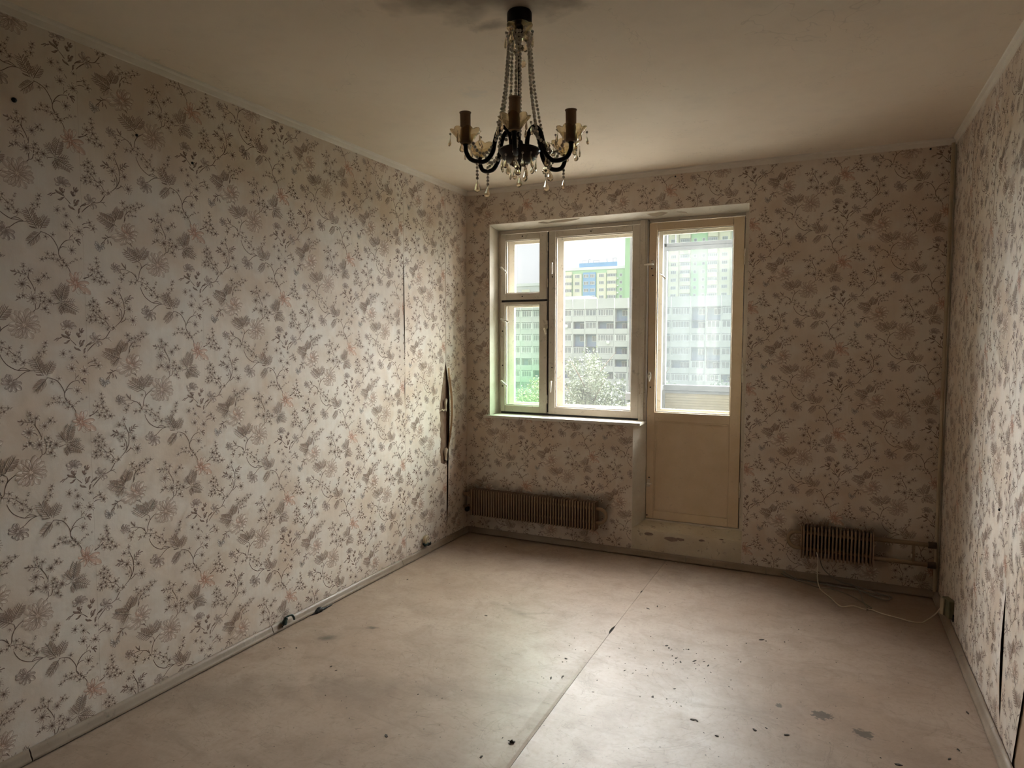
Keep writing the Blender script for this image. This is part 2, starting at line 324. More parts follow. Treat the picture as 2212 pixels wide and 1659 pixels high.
# ---------------------------------------------------------------- wallpaper print, one repeat (mm), traced as stems, leaves and petals
MOTIF = """F 1 0.27 306.6 770.7 264.7 804.5 280.7 816.7 295.3 817.1 321 826.2 337.2 815.4 349.3 800.4 353.2 782.2 357.1 765.2 354.1 749.8 341.6 745.3 331.7 725.5 308.6 726.2 291.2 726.1 279.3 729.8 266.3 736.7 257.4 753.3 260.3 771.8
F 1 0.3 306.6 769.5 283 793.2 304.4 800.5 323.3 798.8 333.8 771.8 330.8 752.8 306.3 746.4 285 756.3 280 774.5
F 3 0.3 257.1 569.9 244.5 599 253.6 597.6 239.2 591 228.8 584.4 227.3 571.7 239.8 551 252.7 541 269.7 539.4 287.1 546.2 288.8 567.7 274.3 580.6
F 4 0.3 61.8 818.5 47.3 834.2 43.8 823.8 45.8 811 52.4 802.7 61.5 797.8 73.1 806.8 82.5 812.5 79.2 823.4
F 3 0.34 123.6 739.5 107.2 752.9 116.8 760.8 128.7 756.6 141.1 750.8 104.6 739.8 116.2 724.8 141.5 732.6 136.5 723.4
F 3 0.34 451.4 765.3 429.7 779 432.3 759.4 441.5 786.6 450.3 791 462.1 789.8 475.4 781.8 483.3 768.5 467.6 759.1
D 0 11 15.6 434 668.7
D 0 11 12.5 464.7 653.2
D 0 11 17.2 462.7 612.5
D 0 11 18.2 507.7 601.7
D 0 11 16.9 479.5 529
D 0 7 9.9 511.4 655.5
D 0 7 7.3 457.6 676.8
D 0 7 8.3 216.2 756.1
D 0 7 13.5 114.7 642.7
D 0 7 12 135.4 662.3
S 1.125 132.8 857.6 113.8 860.1 99.6 857.5 87.8 848.7 78.2 835 68.9 825.8
L 0.3 99.6 857.5 85.8 866.6
L 0.3 94.8 853.5 71.6 852.3
L 0.3 96 851.4 94.4 829.5
L 0.3 104.1 845.1 109.9 825.9
L 0.3 81.8 838.7 68.9 829.2
L 0.3 84.1 838.2 76.2 825.9
S 1.125 181.6 860.6 188.8 845 196 831.7
S 0.875 171.5 848.8 182.5 843.6 192.4 837.2
P 19.5 7 229.2 769.6 162.4 818.8
P 15.6 5 225.5 780 202.3 829.1
P 16.1 7 224.3 780.3 259.4 832.6
S 1.125 266.9 775.1 245.8 763.3 230.1 747.9 222.1 728.5 219.3 710.1 215.3 700.5
S 1 229.2 769.6 232.3 756.9 229.6 745.7
S 1.125 215.3 700.5 204.2 716.4 194.3 727.2 179.5 733.3 164.7 738.7
L 0.22 166 738.6 148.8 765.5
L 0.22 165.2 739.1 166.3 760.5
L 0.22 209.1 709.9 203.1 728
S 0.875 165.2 738.1 150.1 739.6 139.1 736.6
S 0.875 180.7 730.7 166.9 723.7 157 716.9 150.8 706.9
S 0.75 159.6 724.2 144.9 722.8 130.6 731.9
D 9 5 10.8 147 700.4
D 9 5 8.1 154.6 715.7
D 9 5 5.9 141.4 726.8
S 0.875 215.3 700.5 203.8 692.8 191.2 688.6 177.3 678.2
D 9 5 8.1 186.2 691.6
D 9 5 7 203.8 690
D 9 5 7 211 700.9
S 0.875 215.3 698.1 234.4 694.3 249.8 686.6 262.7 674.8 275.6 663.5 287.5 655.5
D 9 5 8.6 234.6 708.6
D 9 5 8.1 231.7 684.9
D 9 5 8.1 256.4 690.9
D 9 5 7.6 249.5 670.6
D 9 5 7.6 273 665.2
D 9 5 5.9 284.9 659.6
D 9 5 6.8 286.4 675.7
D 9 5 5.4 293.3 691
D 9 5 4.3 296.4 700
D 9 5 10.3 272.7 644.2
D 9 5 11.9 299.2 639.3
D 9 5 5.4 288.7 652.7
S 0.75 301.9 635 294.9 619.8
S 1.125 225.1 674 231.2 656.8 243.8 636.5 261.8 621.8 280.1 613 293.5 612.8 317.7 610.4 335.5 609.6
S 1 280.1 613 292.2 620.5 307 617.6 320.4 610.1
S 1 320.4 610.1 304.1 606.1 290.6 597.8 277.1 585.8 262.5 580
P 18.2 7 362.9 590.6 329.9 656.9
P 13.5 6 372.7 590.4 398.4 639.9
P 14.3 8 375.4 582.1 329.7 535.2
P 11.7 4 368.6 594 362.7 634.4
L 0.3 342.4 613.8 324.9 638.5
L 0.3 361.5 591 336.6 596.9
D 9 5 9.2 374.4 708.8
D 9 5 7.6 368.6 696
D 9 5 8.6 366.9 675.7
D 9 5 6.8 350.2 673.3
D 9 5 5.9 355.6 659.5
S 0.625 351.3 651.2 359.8 665.1 367.8 676.8 373.8 705.2
S 1.125 372.6 582.9 389.5 579.3 409.4 568.5 423.6 547.9 432 527.5 433.2 506.7 440.3 491.7 454.9 475.7
D 9 5 8.6 415.3 578.3
D 9 5 7.6 389.4 567.5
S 1.125 433.4 522 441 540.3 456 559 474 566.8 492 568.2
L 0.38 492 568.2 514 571.8
L 0.38 493.5 567.3 513.8 557.7
L 0.38 501.1 563.1 507.9 548.9
L 0.38 486 567.3 487.3 555.8
L 0.38 489 569.1 495.2 579.1
S 0.875 437.9 530.9 446.9 538.5 463.1 537.6
S 1 478 643.3 488.3 627.7 492.5 605.8 489.3 591.1 477.1 578.9 472.5 569.8
S 0.875 510.6 587.9 495.3 584.2 483.1 579.8
S 0.75 474.4 595.2 475.6 576.7
S 1.125 509.8 648.1 503.6 636.7 492.7 616.1
S 1.25 508.4 658.9 496.5 678.7 478.8 702.5 461.2 720
S 1.125 461.2 720.8 455.4 733.7 454.1 745.5
L 0.55 454.8 732.5 446.9 753.5
L 0.55 456 732.3 463.9 749.7
L 0.55 455.4 731.6 455.7 751.5
L 0.55 490.5 728.1 486.9 747
L 0.55 491.7 727.8 503.5 743.3
L 0.55 491.1 727.4 495.9 746.3
L 0.36 458.2 721.5 429.2 740.3
L 0.36 461.1 719.5 436.6 707
L 0.36 433.4 730.7 417.4 724.8
L 0.36 499 678.1 473.6 694.7
L 0.36 492.2 691.5 513.8 719.6
L 0.36 493.8 698.9 501.6 719
L 0.36 508.5 665.4 516.5 689.5
S 0.875 443.6 728.8 431.9 730.5
L 0.25 420.3 727.9 401.5 717.3
L 0.25 421.7 725.8 410 714.4
S 1 489.2 697.4 486.1 713.6 491.1 728
L 0.4 497.4 744.6 497.7 764
L 0.4 498.9 744.3 508.3 764.3
L 0.4 500.4 744 513.4 756.6
S 1.25 506.9 661.9 511.8 684.1 524.3 702 544.6 713.5
S 1.25 -9.9 683.4 5.6 692.2 21.3 701.1 37.3 716.8 49 736.2 54.8 743.6
D 9 5 11.9 30.7 725.3
D 9 5 10.3 53.2 717
D 9 5 11.3 66.6 703.2
D 9 5 12.2 80.1 682.4
D 9 5 10.8 36.8 690.1
D 9 5 10.8 58.3 684
D 9 5 5.4 14.7 704.1
D 9 5 6.5 54.7 740.9
D 9 5 9.7 48.1 754.4
D 9 5 7.6 47.3 771.4
D 9 5 3.8 23.2 745.2
S 0.875 21.3 702.9 41.5 701.1 59.6 694.9 79 681.6
S 1 -1.7 888.4 7.2 895.3 21.6 899.3
S 1 2.5 878.7 14.7 883.1 30.2 881.5
D 9 5 9.7 27.3 902.6
D 9 5 11.9 40.3 881.1
D 9 5 5.4 32 891.2
S 1.125 463.7 471.9 446.2 487.6 435.2 506.4
D 9 5 7.6 394.2 506.2
D 9 5 8.1 414.3 507.1
D 9 5 7.6 428.6 488
D 9 5 5.9 411.2 490.3
D 9 5 5.9 388.3 491.1
D 9 5 8.1 374 485.5
D 9 5 8.6 443 470.1
D 9 5 8.6 457.2 471.3
D 9 5 6.8 447.7 490.3
D 9 5 4.1 472.8 482
D 9 5 4.3 485 489.2
D 9 5 4.9 497.8 495.7
S 0.875 457.8 471.1 431.5 492.7 405.4 492.6 385.4 488.7 372.6 484.7
S 1 462.3 473.4 475.9 486 494.2 498.6 513.2 509.2
D 9 5 4.6 511 502
D 9 5 4.6 491.7 498.1
S 1 460.7 468.9 470 451.8 469.2 435.2
F 2 0.26 488.4 409.4 457.6 417.5 462.7 399.7 477.4 378.7 500.1 370.2 520.1 374 540.3 373.8 523.5 400.5 536.1 412.3 509.4 449.8 492 448.7 470.8 443.7
F 5 0.34 488.4 410.7 472.1 425.2 487.2 430.7 503.8 420.1 506.6 400.8 492.8 392.3 474.8 403.5
S 1.125 494.6 415.2 508.4 422.5 520.8 430.4 541.1 437.7
F 1 0.26 174.3 351.5 161.4 393.1 172.6 397.2 187.6 400.7 206.5 394.8 220.2 371.3 214.8 356.5 210.7 337.6 195.2 326.7 130.4 370.6 136.2 353.1 113 340 124.8 327.8 149 314.5 163.8 317.6
F 2 0.36 175.7 358.1 156.3 384.3 168.7 388 183.7 388.4 196.1 381.4 206 365.8 203.2 350
F 6 0.38 180.5 346.7 165.8 361.8 175.8 365.2 188.3 362.8 195.6 348.1 187.8 336.8 170.4 341.1
S 1.25 134 648.7 143.3 627.5 151.5 606.4 152.9 587.2 153.3 567.2
S 1.25 153.5 580.3 151.5 562.2 144.3 545.7 136.9 534.1 127 523.4 114.9 513.5
S 1.125 125.8 592.3 137.6 579.3 142.2 560.4 139.4 538
S 1.125 136.8 528.3 149 534.9 160.2 543 173.7 538.7
L 0.4 155.2 539.9 159.1 549.2
S 1 154.6 605.4 167.7 620.3 183.9 629.7
L 0.33 156.5 611.9 159.2 629.4
L 0.33 164.7 620 168.4 634.2
L 0.33 170.7 624.6 184.1 638.6
L 0.33 178.9 626.9 195.7 626.8
L 0.33 170.2 621.9 185 618.8
L 0.33 161.4 616.3 177.4 609.9
L 0.33 155.7 607.5 170.3 602.6
L 0.33 143.7 624.5 133.1 625.3
D 9 5 4.9 131.9 638.9
S 0.875 117.6 603.8 102.3 612.3 90.5 608.6
L 0.42 110.6 608.9 102.6 625.6
L 0.42 100 612.1 86.8 626.2
L 0.42 95.2 609 76 603.4
L 0.42 100.4 607.4 87.5 596.7
L 0.42 112.2 606.6 97.4 601.4
L 0.42 104.7 611.6 95.4 620.4
L 0.4 132.8 552.9 133.8 568.2
L 0.4 130.4 552.1 116.8 558.5
L 0.4 132.8 549 127.3 540.7
D 0 12 19.8 124.7 594.9
D 0 12 18.2 173.2 582.5
D 0 12 19.2 187.4 537.9
S 1.25 114.9 513.5 107.5 502.1 93.2 497.7 88.4 490.2 81.2 478.9 71.6 466.3 55.4 459.6 42.8 460.2
S 1 74 465.5 83.3 466.7 90.9 469.1
S 1 83.3 464.4 95.3 452.8
S 1 90.6 507.8 79.7 527.6 66 539 50 544.3 34.1 542.8 20.5 536.1 10.4 532.4
S 1 56.9 543.8 45.7 558.1 34.7 574.1 27.9 596.5
D 9 5 11.3 31.9 605.4
D 9 5 10.8 17.1 593.2
D 9 5 7.6 46.4 595.2
D 9 5 7 44 586.9
D 9 5 7.6 30.4 586.7
D 9 5 10.8 29 571.5
D 9 5 10.8 52.8 570.5
D 9 5 7 39 563.7
D 9 5 8.6 34.3 551.7
D 9 5 10.8 16.2 546.5
D 9 5 10.3 36.2 535.3
D 9 5 9.5 18.2 534.6
D 9 5 5.4 1.5 532.5
D 9 5 5.4 12.5 525.4
D 9 5 11.3 63.4 523.9
D 9 5 12.4 75.3 542.7
D 9 5 9.2 84 505.5
D 9 5 10.3 105.2 507.5
D 9 5 7 81.5 499.4
D 9 5 4.3 66 539
F 3 0.33 33.7 458.3 25.8 486 52.9 475.7 13.1 474.1 43.5 435.5 56.2 442.2 17.8 449.1
L 0.3 29.1 454.4 -1.8 440
S 1.25 32.3 447.5 18.6 435.7 7.3 424.3 -0 414.7
S 1 55.4 459.6 44 461.4 35.9 458.6
S 1 165.2 402.7 169.4 429.1 179.6 444.5 197.4 457.3 215.3 467.9 233.5 476.2 249.1 480.7 257.6 487.1
S 0.875 176.6 443.1 174.9 460.3 167.2 474.8 156.7 481.2
S 0.875 180.6 431.1 199.6 435.1 217.4 435.6
L 0.25 166 406.7 173 424.3
D 9 5 9.7 162.8 478.6
D 9 5 8.6 180 465.7
D 9 5 8.1 169.9 458
D 9 5 8.1 195 467.6
D 9 5 7.6 215.2 460.8
D 9 5 7.6 207.8 475.2
D 9 5 7 223.3 486.8
D 9 5 7.6 230.8 472.3
D 9 5 7.6 244 484.8
D 9 5 6.5 192.2 449.6
D 9 5 4.3 215.3 435.5
D 9 5 6.5 184.4 432.8
D 9 5 4.9 199.6 435.1
D 9 5 4.3 164.9 454.3
P 18.7 9 135.5 383.2 61 414.2
P 17.2 8 128.6 404 150.1 452.9
P 12.5 5 125.9 391 92.7 360.7
P 15.1 5 127.8 398.5 109.9 431.8
S 1.25 326.4 278.4 337.7 296.6 346.1 305.9
S 1 346.1 305.9 345.6 328.7 345.8 356.2 349 385.1
S 1.125 346 371.1 339.1 391.1 325.7 415.7 315.1 436.6 312 451.3
S 1 347.5 306.7 356 311 361.8 327.8 362.8 355.1 369.4 364.1
S 1 333.9 376.7 325.2 387.2 308.9 391.7
S 1 397.4 332.5 411.8 328.6 429.9 334.2
S 0.75 328.4 412.2 328.1 429.8 332.1 439.6
S 0.75 358.8 406.8 373 419.6 388.1 437.8
S 0.875 317.6 424.6 293.3 431.2 273.4 435.6
L 0.42 310.8 426.2 307.5 439.7
L 0.42 298.7 429.8 293.5 441
L 0.42 288 432.3 270 437.2
L 0.42 292 429.7 279.8 421.1
L 0.42 304 426 298.5 417.1
L 0.42 318.8 415.5 309.2 408.5
L 0.42 286.7 434 284.1 442.7
D 9 5 9.2 312.6 454.8
D 9 5 9.7 331.6 441
D 9 5 5.9 311.4 463.1
D 9 5 7 316.3 429.3
D 9 5 9.2 369.4 365.3
D 9 5 9.7 378.8 427.7
D 9 5 7 392.9 420.5
D 9 5 7 363.6 349.8
D 9 5 10.3 374.6 335.2
D 9 5 7 378.3 349.1
D 9 5 11.9 377.1 310
D 9 5 7 387.7 296.7
D 9 5 9.2 307 352.8
D 9 5 7.6 294.7 345
D 9 5 4.9 387.5 436.2
S 0.875 323.3 346.4 308.3 347.4 294.6 340.1 280.6 334.2
L 0.35 309.6 348.1 313.9 358.3
L 0.35 302.8 344.5 285.3 348
L 0.35 289.8 340.6 282.4 332.8
D 0 12 20.3 306.2 392.7
D 0 12 21.3 338.4 343.9
D 0 12 16.1 358.8 408.1
D 0 12 17.2 394.6 337.4
P 17.2 8 432.9 336.4 451.5 403.5
P 15.1 7 432.2 332.8 494 301.6
P 11.7 5 435.2 336.9 484.5 339
P 13.5 4 432.2 330.2 445 294.1
P 13 5 430 340 405.3 378.2"""
PW, PH = 522.0, 521.0
STEMC = (.100, .052, .033); LEAFD = (.15, .088, .066); LEAFM = (.27, .175, .135); HI = (.86, .80, .72)
KIND = {0: ((.66, .57, .49), (.22, .135, .10), (.15, .08, .06)), 1: ((.76, .65, .57), (.40, .27, .20), (.50, .31, .22)),
        2: ((.74, .53, .42), (.45, .21, .13), (.52, .19, .10)), 3: ((.55, .45, .40), (.20, .12, .095), (.13, .075, .058)),
        4: ((.60, .57, .54), (.19, .145, .13), (.10, .07, .06)), 5: ((.70, .37, .24), (.46, .18, .10), (.50, .16, .07)),
        6: ((.85, .77, .68), (.46, .31, .23), (.42, .24, .17)), 9: ((.72, .62, .52), (.19, .105, .072), (.115, .058, .038))}
IV = []; IC = []; IT = []; NP = [0]
def iv(x, z, lay, c, a): IV.append((x, z, lay)); IC.append((c[0], c[1], c[2], a)); return len(IV) - 1
def ribbon(P, w, c, a=.9, lay=1):
    P = [Vector(p) for p in P]
    if len(P) > 2: P = catmull(P, 4)
    NP[0] += 1; lay = lay + (NP[0] % 29) * .03
    last = None
    for i, p in enumerate(P):
        t = (P[min(i + 1, len(P) - 1)] - P[max(i - 1, 0)]).normalized(); n = Vector((-t.y, t.x)); f = .5 + .5 * math.sin(pi * min(1, .15 + .85 * i / (len(P) - 1)))
        k = (iv(*(p + n * w * f * .5), lay, c, a), iv(*(p - n * w * f * .5), lay, c, a))
        if last: IT.extend([(last[0], last[1], k[1]), (last[0], k[1], k[0])])
        last = k
def petal(b, t, wr, kd, lay=2, a=(.55, .85, .95), rnd=0, hi=True):
    b = Vector(b); t = Vector(t); ax = t - b; L = ax.length
    if L < 1: return
    NP[0] += 1; lay = lay + (NP[0] % 29) * .075
    n = Vector((-ax.y, ax.x)) / L * L * wr * .5; mid, ed, ro = kd
    bend = n * random.uniform(-.35, .35)
    def P(s, o): return b + ax * s + n * o + bend * math.sin(pi * s)
    c0 = iv(*P(.62, 0), lay, mid, a[0])
    rim = [iv(*P(0, 0), lay, ro, a[2])]
    for s, o in ((.3, .55), (.62, 1.), (.88, .72)): rim.append(iv(*P(s, o), lay, ed, a[1]))
    rim.append(iv(*P(1, 0), lay, ed, a[1]))
    for s, o in ((.88, -.72), (.62, -1.), (.3, -.55)):
        h = hi and s > .5
        rim.append(iv(*P(s, o), lay, HI if h else ed, .8 if h else a[1]))
    for i in range(8): IT.append((c0, rim[i], rim[(i + 1) % 8]))
def outline(b, t, wr, w, c):
    b = Vector(b); t = Vector(t); ax = t - b; n = Vector((-ax.y, ax.x)) * wr * .5
    for sg in (1, -1):
        ribbon([b + ax * .15 + n * sg * .3, b + ax * .5 + n * sg * .95, b + ax * .85 + n * sg * .8, t], w, c, .8, 4)
LEAFP = ((.38, .26, .195), (.15, .086, .060), (.08, .045, .034))
LEAFK = (LEAFM, LEAFD, (.07, .04, .03))
for ln in MOTIF.strip().split('\n'):
    e = ln.split(); k = e[0]; q = [float(x) for x in e[1:]]
    pts = lambda a: [(a[i], a[i + 1]) for i in range(0, len(a), 2)]
    if k == 'S': ribbon(pts(q[1:]), q[0] * 2.5, STEMC, .9)
    elif k == 'F':
        kd = KIND[int(q[0])]; c = (q[2], q[3])
        for tp in pts(q[4:]):
            petal(c, Vector(c) + (Vector(tp) - Vector(c)) * 1.08, q[1] * 1.35, kd, 2, (.7, .6, .75)); outline(c, Vector(c) + (Vector(tp) - Vector(c)) * 1.08, q[1] * 1.35, 1.2, (kd[1][0] * .6, kd[1][1] * .6, kd[1][2] * .6))
        for i in range(9):
            a = random.uniform(0, 2 * pi); r = random.uniform(2, 8); petal(c, (c[0] + r * math.cos(a), c[1] + r * math.sin(a)), .5, (HI, kd[2], kd[2]), 4, (.7, .8, .9))
    elif k == 'D':
        kd = KIND[int(q[0])]; n = int(q[1]); r = q[2] * (1.5 if n == 5 else 1.15); c = (q[3], q[4]); a0 = random.uniform(0, 6)
        for i in range(n):
            a = a0 + 2 * pi * i / n + random.uniform(-.15, .15); rr = r * random.uniform(.72, 1.08)
            petal((c[0] + r * .1 * math.cos(a), c[1] + r * .1 * math.sin(a)), (c[0] + rr * math.cos(a), c[1] + rr * math.sin(a)), 4.4 / n if n > 6 else .72, kd, 3, (.55, .82, .95))
        for i in range(3):
            a = a0 + i * 2.1; petal((c[0] - r * .16 * math.cos(a), c[1] - r * .16 * math.sin(a)), (c[0] + r * .2 * math.cos(a), c[1] + r * .2 * math.sin(a)), .9, (STEMC, STEMC, STEMC), 4, (.95, .9, .9), hi=False)
    elif k == 'L': petal(q[1:3], q[3:5], q[0] * 1.1, LEAFK, 3, (.8, .92, .95))
    elif k == 'P':
        hw, n = q[0], int(q[1]); b = Vector(q[2:4]); t = Vector(q[4:6]); ax = t - b; L = ax.length; u = ax / L; v = Vector((-u.y, u.x))
        ribbon([b, b + ax * .5 + v * L * .02, t - ax * .08], 2.2, STEMC, .9, 4)
        for i in range(n):
            s = .12 + .78 * i / n; ln_ = hw * 1.35 * math.sin(pi * min(1, .28 + .62 * s)) ** .7
            for sg in (1, -1):
                o = b + ax * (s + (.04 if sg > 0 else 0)); dr = (u * .66 + v * sg * .80).normalized(); petal(o, o + dr * ln_ * 1.18, .22, LEAFP, 3, (.6, .85, .95), hi=(sg > 0))
        petal(t - ax * .2, t + ax * .05, .28, LEAFP, 3, (.55, .9, .95))
IV = np.array(IV); IC = np.array(IC, np.float32); IT = np.array(IT, np.int64)

ZB, ZT = 0.040, 2.602
def strip_mesh(name, phase, u0=0., u1=.522, umin=None, umax=None, holes=(), uL=None, uR=None, off=None, zb=ZB, zt=ZT, nu=4, nz=24, ucuts=(), zcuts=(), usp=0., usign=1):
    """one hung length of paper: ground sheet with its print standing a hair proud of it. holes: (ua, ub, za, zb)"""
    umin = u0 if umin is None else umin; umax = u1 if umax is None else umax
    us = np.unique(np.round(np.r_[np.linspace(u0, u1, nu + 1), [c for c in ucuts if u0 < c < u1]], 5)); zs = np.unique(np.round(np.r_[np.linspace(zb, zt, nz + 1), [c for c in zcuts if zb < c < zt]], 5))
    UL = uL or (lambda z: u0); UR = uR or (lambda z: u1)
    V = []; F = []
    for z in zs:
        a, b = UL(z), UR(z)
        for u in us:
            s = (u - u0) / (u1 - u0); uu = u if (abs(a - u0) < 1e-6 and abs(b - u1) < 1e-6) else a + (b - a) * s
            V.append((uu, z, 0.))
    n = len(us)
    for j in range(len(zs) - 1):
        for i in range(n - 1):
            uc, zc = (us[i] + us[i + 1]) / 2, (zs[j] + zs[j + 1]) / 2
            if any(h[0] < uc < h[1] and h[2] < zc < h[3] for h in holes): continue
            F.append((j * n + i, j * n + i + 1, (j + 1) * n + i + 1, (j + 1) * n + i))
    G = np.array(V)
    PV = []; PC = []; PT = []; nn = 0
    for j in range(-2, 6):
        vz = (IV[:, 1] + phase + (j - 1) * PH) / 1000.; vu = IV[:, 0] / 1000.
        ok = (vz > zb + .001) & (vz < zt - .001)
        if not ok.any(): continue
        eL = np.array([max(umin, UL(z)) for z in vz]) if (uL and umin > -.02) else umin
        eR = np.array([min(umax, UR(z)) for z in vz]) if (uR and umax < .54) else umax
        ok &= (vu >= eL) & (vu <= eR)
        for h in holes: ok &= ~((vu > h[0] - .002) & (vu < h[1] + .002) & (vz > h[2] - .002) & (vz < h[3] + .002))
        T = IT[ok[IT].all(1)]
        if not len(T): continue
        PV.append(np.c_[vu, vz, .0003 + IV[:, 2] * .00012]); PC.append(IC); PT.append(T + nn); nn += len(vu)
    PVa = np.concatenate(PV); PCa = np.concatenate(PC); PTa = np.concatenate(PT)
    used, inv = np.unique(PTa, return_inverse=True); PVa = PVa[used]; PCa = PCa[used]; PTa = inv.reshape(-1, 3)
    A = np.concatenate([G, PVa])
    if off is not None: A[:, 2] += np.array([off(u, z) for u, z in A[:, :2]])
    co = np.c_[A[:, 0], -A[:, 2], A[:, 1]]
    col = np.concatenate([np.zeros((len(G), 4), np.float32), PCa])
    Fq = np.array(F, np.int64); P3 = PTa + len(G)
    # make every print triangle face the room
    a, b, c = co[P3[:, 0]], co[P3[:, 1]], co[P3[:, 2]]; s = (b[:, 0] - a[:, 0]) * (c[:, 2] - a[:, 2]) - (c[:, 0] - a[:, 0]) * (b[:, 2] - a[:, 2])
    fl = s < 0; P3[fl] = P3[fl][:, ::-1]
    me = bpy.data.meshes.new(name); nl = len(Fq) * 4 + len(P3) * 3
    me.vertices.add(len(co)); me.vertices.foreach_set('co', co.astype(np.float32).ravel())
    me.loops.add(nl); me.loops.foreach_set('vertex_index', np.r_[Fq.ravel(), P3.ravel()].astype(np.int32))
    me.polygons.add(len(Fq) + len(P3)); me.polygons.foreach_set('loop_start', np.r_[np.arange(len(Fq)) * 4, len(Fq) * 4 + np.arange(len(P3)) * 3].astype(np.int32))
    at = me.color_attributes.new('ink', 'FLOAT_COLOR', 'POINT'); at.data.foreach_set('color', col.ravel())
    me.update(calc_edges=True); me.validate(); me.materials.append(WALLPAPER)
    return me

# ---------------------------------------------------------------- the room
W, H = 3.151, 2.635
def wall(name, boxes, m=RAWWALL):
    b = MB()
    for a, c in boxes: b.box(a, c)
    return tag(b.build(name, m), kind='structure')
wall_left = wall('wall_left', [((-.15, -5.35, -.05), (-.022, .35, 2.7))])
wall_right = wall('wall_right', [((W + .006, -1.92, -.05), (W + .12, .35, 2.7))])
wb = MB()
for a, c in (((-.15, .006, -.05), (.2, .35, 2.7)), ((2.055, .006, -.05), (W + .12, .35, 2.7)), ((.2, .006, 2.372), (2.055, .35, 2.7)), ((.2, .006, -.05), (1.322, .35, .918)), ((1.322, .02, -.05), (2.055, .35, .19))): wb.box(a, c)
wall_back = wb.build('wall_back', PLASTER); tag(wall_back, kind='structure')
tag(MB().box((-.15, -5.5, -.05), (4.6, -5.35, 2.7)).build('wall_rear', WALLPAPER), kind='structure')
tag(MB().box((4.45, -5.4, -.05), (4.6, -1.7, 2.7)).build('wall_corridor', WALLPAPER), kind='structure')
tag(MB().box((W + .12, -1.80, -.05), (4.6, -1.70, 2.7)).build('wall_partition', WALLPAPER), kind='structure')
ceiling = tag(MB().box((-.15, -5.5, H), (4.6, .35, H + .12)).build('ceiling', CEIL), kind='structure')
floor = tag(MB().box((-.15, -5.5, -.10), (4.6, .35, -.004)).build('floor', SUBFLOOR), kind='structure')
# two sheets of lino meeting at a curled seam
def lino(name, left):
    ys = sorted(set(list(np.linspace(-5.35, 0.004, 60)) + list(np.linspace(-1.32, -1.16, 13)) + list(np.linspace(-.69, -.62, 9))))
    xs = [0, .5, 1.0, 1.3, 1.45, 1.53, 1.56, 1.0] if left else None
    V = []; F = []
    edge = lambda y: 1.572 + .008 * math.sin(y * 1.3)
    def gap(y): return .0012 + .010 * max(0, 1 - ((y + 1.244) / .055) ** 2) + .006 * max(0, 1 - ((y + .655) / .022) ** 2)
    def lift(y): return .0030 * math.exp(-((y + 2.2) / .7) ** 2) + .0018
    S = [0, .3, .6, .8, .9, .96, .99, 1.]
    for y in ys:
        e = edge(y) + (-gap(y) if left else gap(y) * .3)
        for s in S:
            x = e * s if left else e + (4.45 - e) * (1 - s)
            V.append((x, y, lift(y) * (1 if s > .995 else .5 if s > .985 else 0)))
    n = len(S); m = len(ys)
    for j in range(m - 1):
        for i in range(n - 1): F.append((j * n + i, j * n + i + 1, (j + 1) * n + i + 1, (j + 1) * n + i))
    k = len(V); V2 = [(x, y, z - .003) for x, y, z in V]
    F2 = [tuple(a + k for a in f[::-1]) for f in F] + [(j * n + n - 1, j * n + n - 1 + k, (j + 1) * n + n - 1 + k, (j + 1) * n + n - 1) for j in range(m - 1)]
    o = MB().add(V + V2, F + F2).build(name, LINO, floor); return o
lino('linoleum_sheet', True); lino('linoleum_sheet', False)

# wallpaper lengths
def hang(parent, me, loc, rz=0):
    o = link('wallpaper_strip', me, None, parent); o.location = loc; o.rotation_euler = (0, 0, rz); return o
P_ = .522
ph = (0., 261.)
base = [strip_mesh('wallpaper_length', p, umin=-.03, umax=.552, uL=lambda z: 0.0006, uR=lambda z: .5214, nu=8, off=lambda u, z: .0012 * math.exp(-abs(.522 - u) / .006)) for p in ph]
# left wall: seams at y = -.31 - .522k ; strip k spans [-.31-.522(k+1), -.31-.522k] ; strip starting at -2.92 has phase 0
def bumpf(z, a, b, p=1.): return max(0., math.sin(pi * min(1, max(0, (z - a) / (b - a))))) ** p
def tearR(z):      # torn right edge of the length left of the corner tear
    if z > 1.35 or z < .60: return P_ - .002 - (.004 * bumpf(z, .10, .62) if z < .60 else 0)
    if z > 1.0: return P_ - .002 - .094 * ((1.35 - z) / .35) ** .85
    if z > .985: return P_ - .075
    return P_ - .086 - .006 * math.sin(z * 47) - .004 * math.sin(z * 111)
gap2 = lambda z: P_ - .002 - .015 * bumpf(z, 1.30, 2.05, .6) - .009 * bumpf(z, 1.08, 1.33)
specials = {0: dict(uL=lambda z: .003 + (.013 * bumpf(z, .14, .97, .7) if z < .97 else 0) + (.02 * bumpf(z, .70, 1.30) if .70 < z < 1.30 else 0), off=lambda u, z: .034 * bumpf(z, .55, 1.32, .8) * math.exp(-u / .022) + .010 * bumpf(z, .12, .75) * math.exp(-u / .03), u1=.31, umax=.308, nu=14, nz=60),
            1: dict(uR=tearR, off=lambda u, z: .008 * bumpf(z, .12, 1.4) * math.exp(-(P_ - u) / .05) + .003 * bumpf(z, 1.1, 2.05) * math.exp(-u / .02), nu=10, nz=90, umax=P_),
            2: dict(uR=gap2, off=lambda u, z: .012 * bumpf(z, 1.1, 2.05) * math.exp(-(P_ - u) / .03), nu=10, nz=60, umax=P_)}
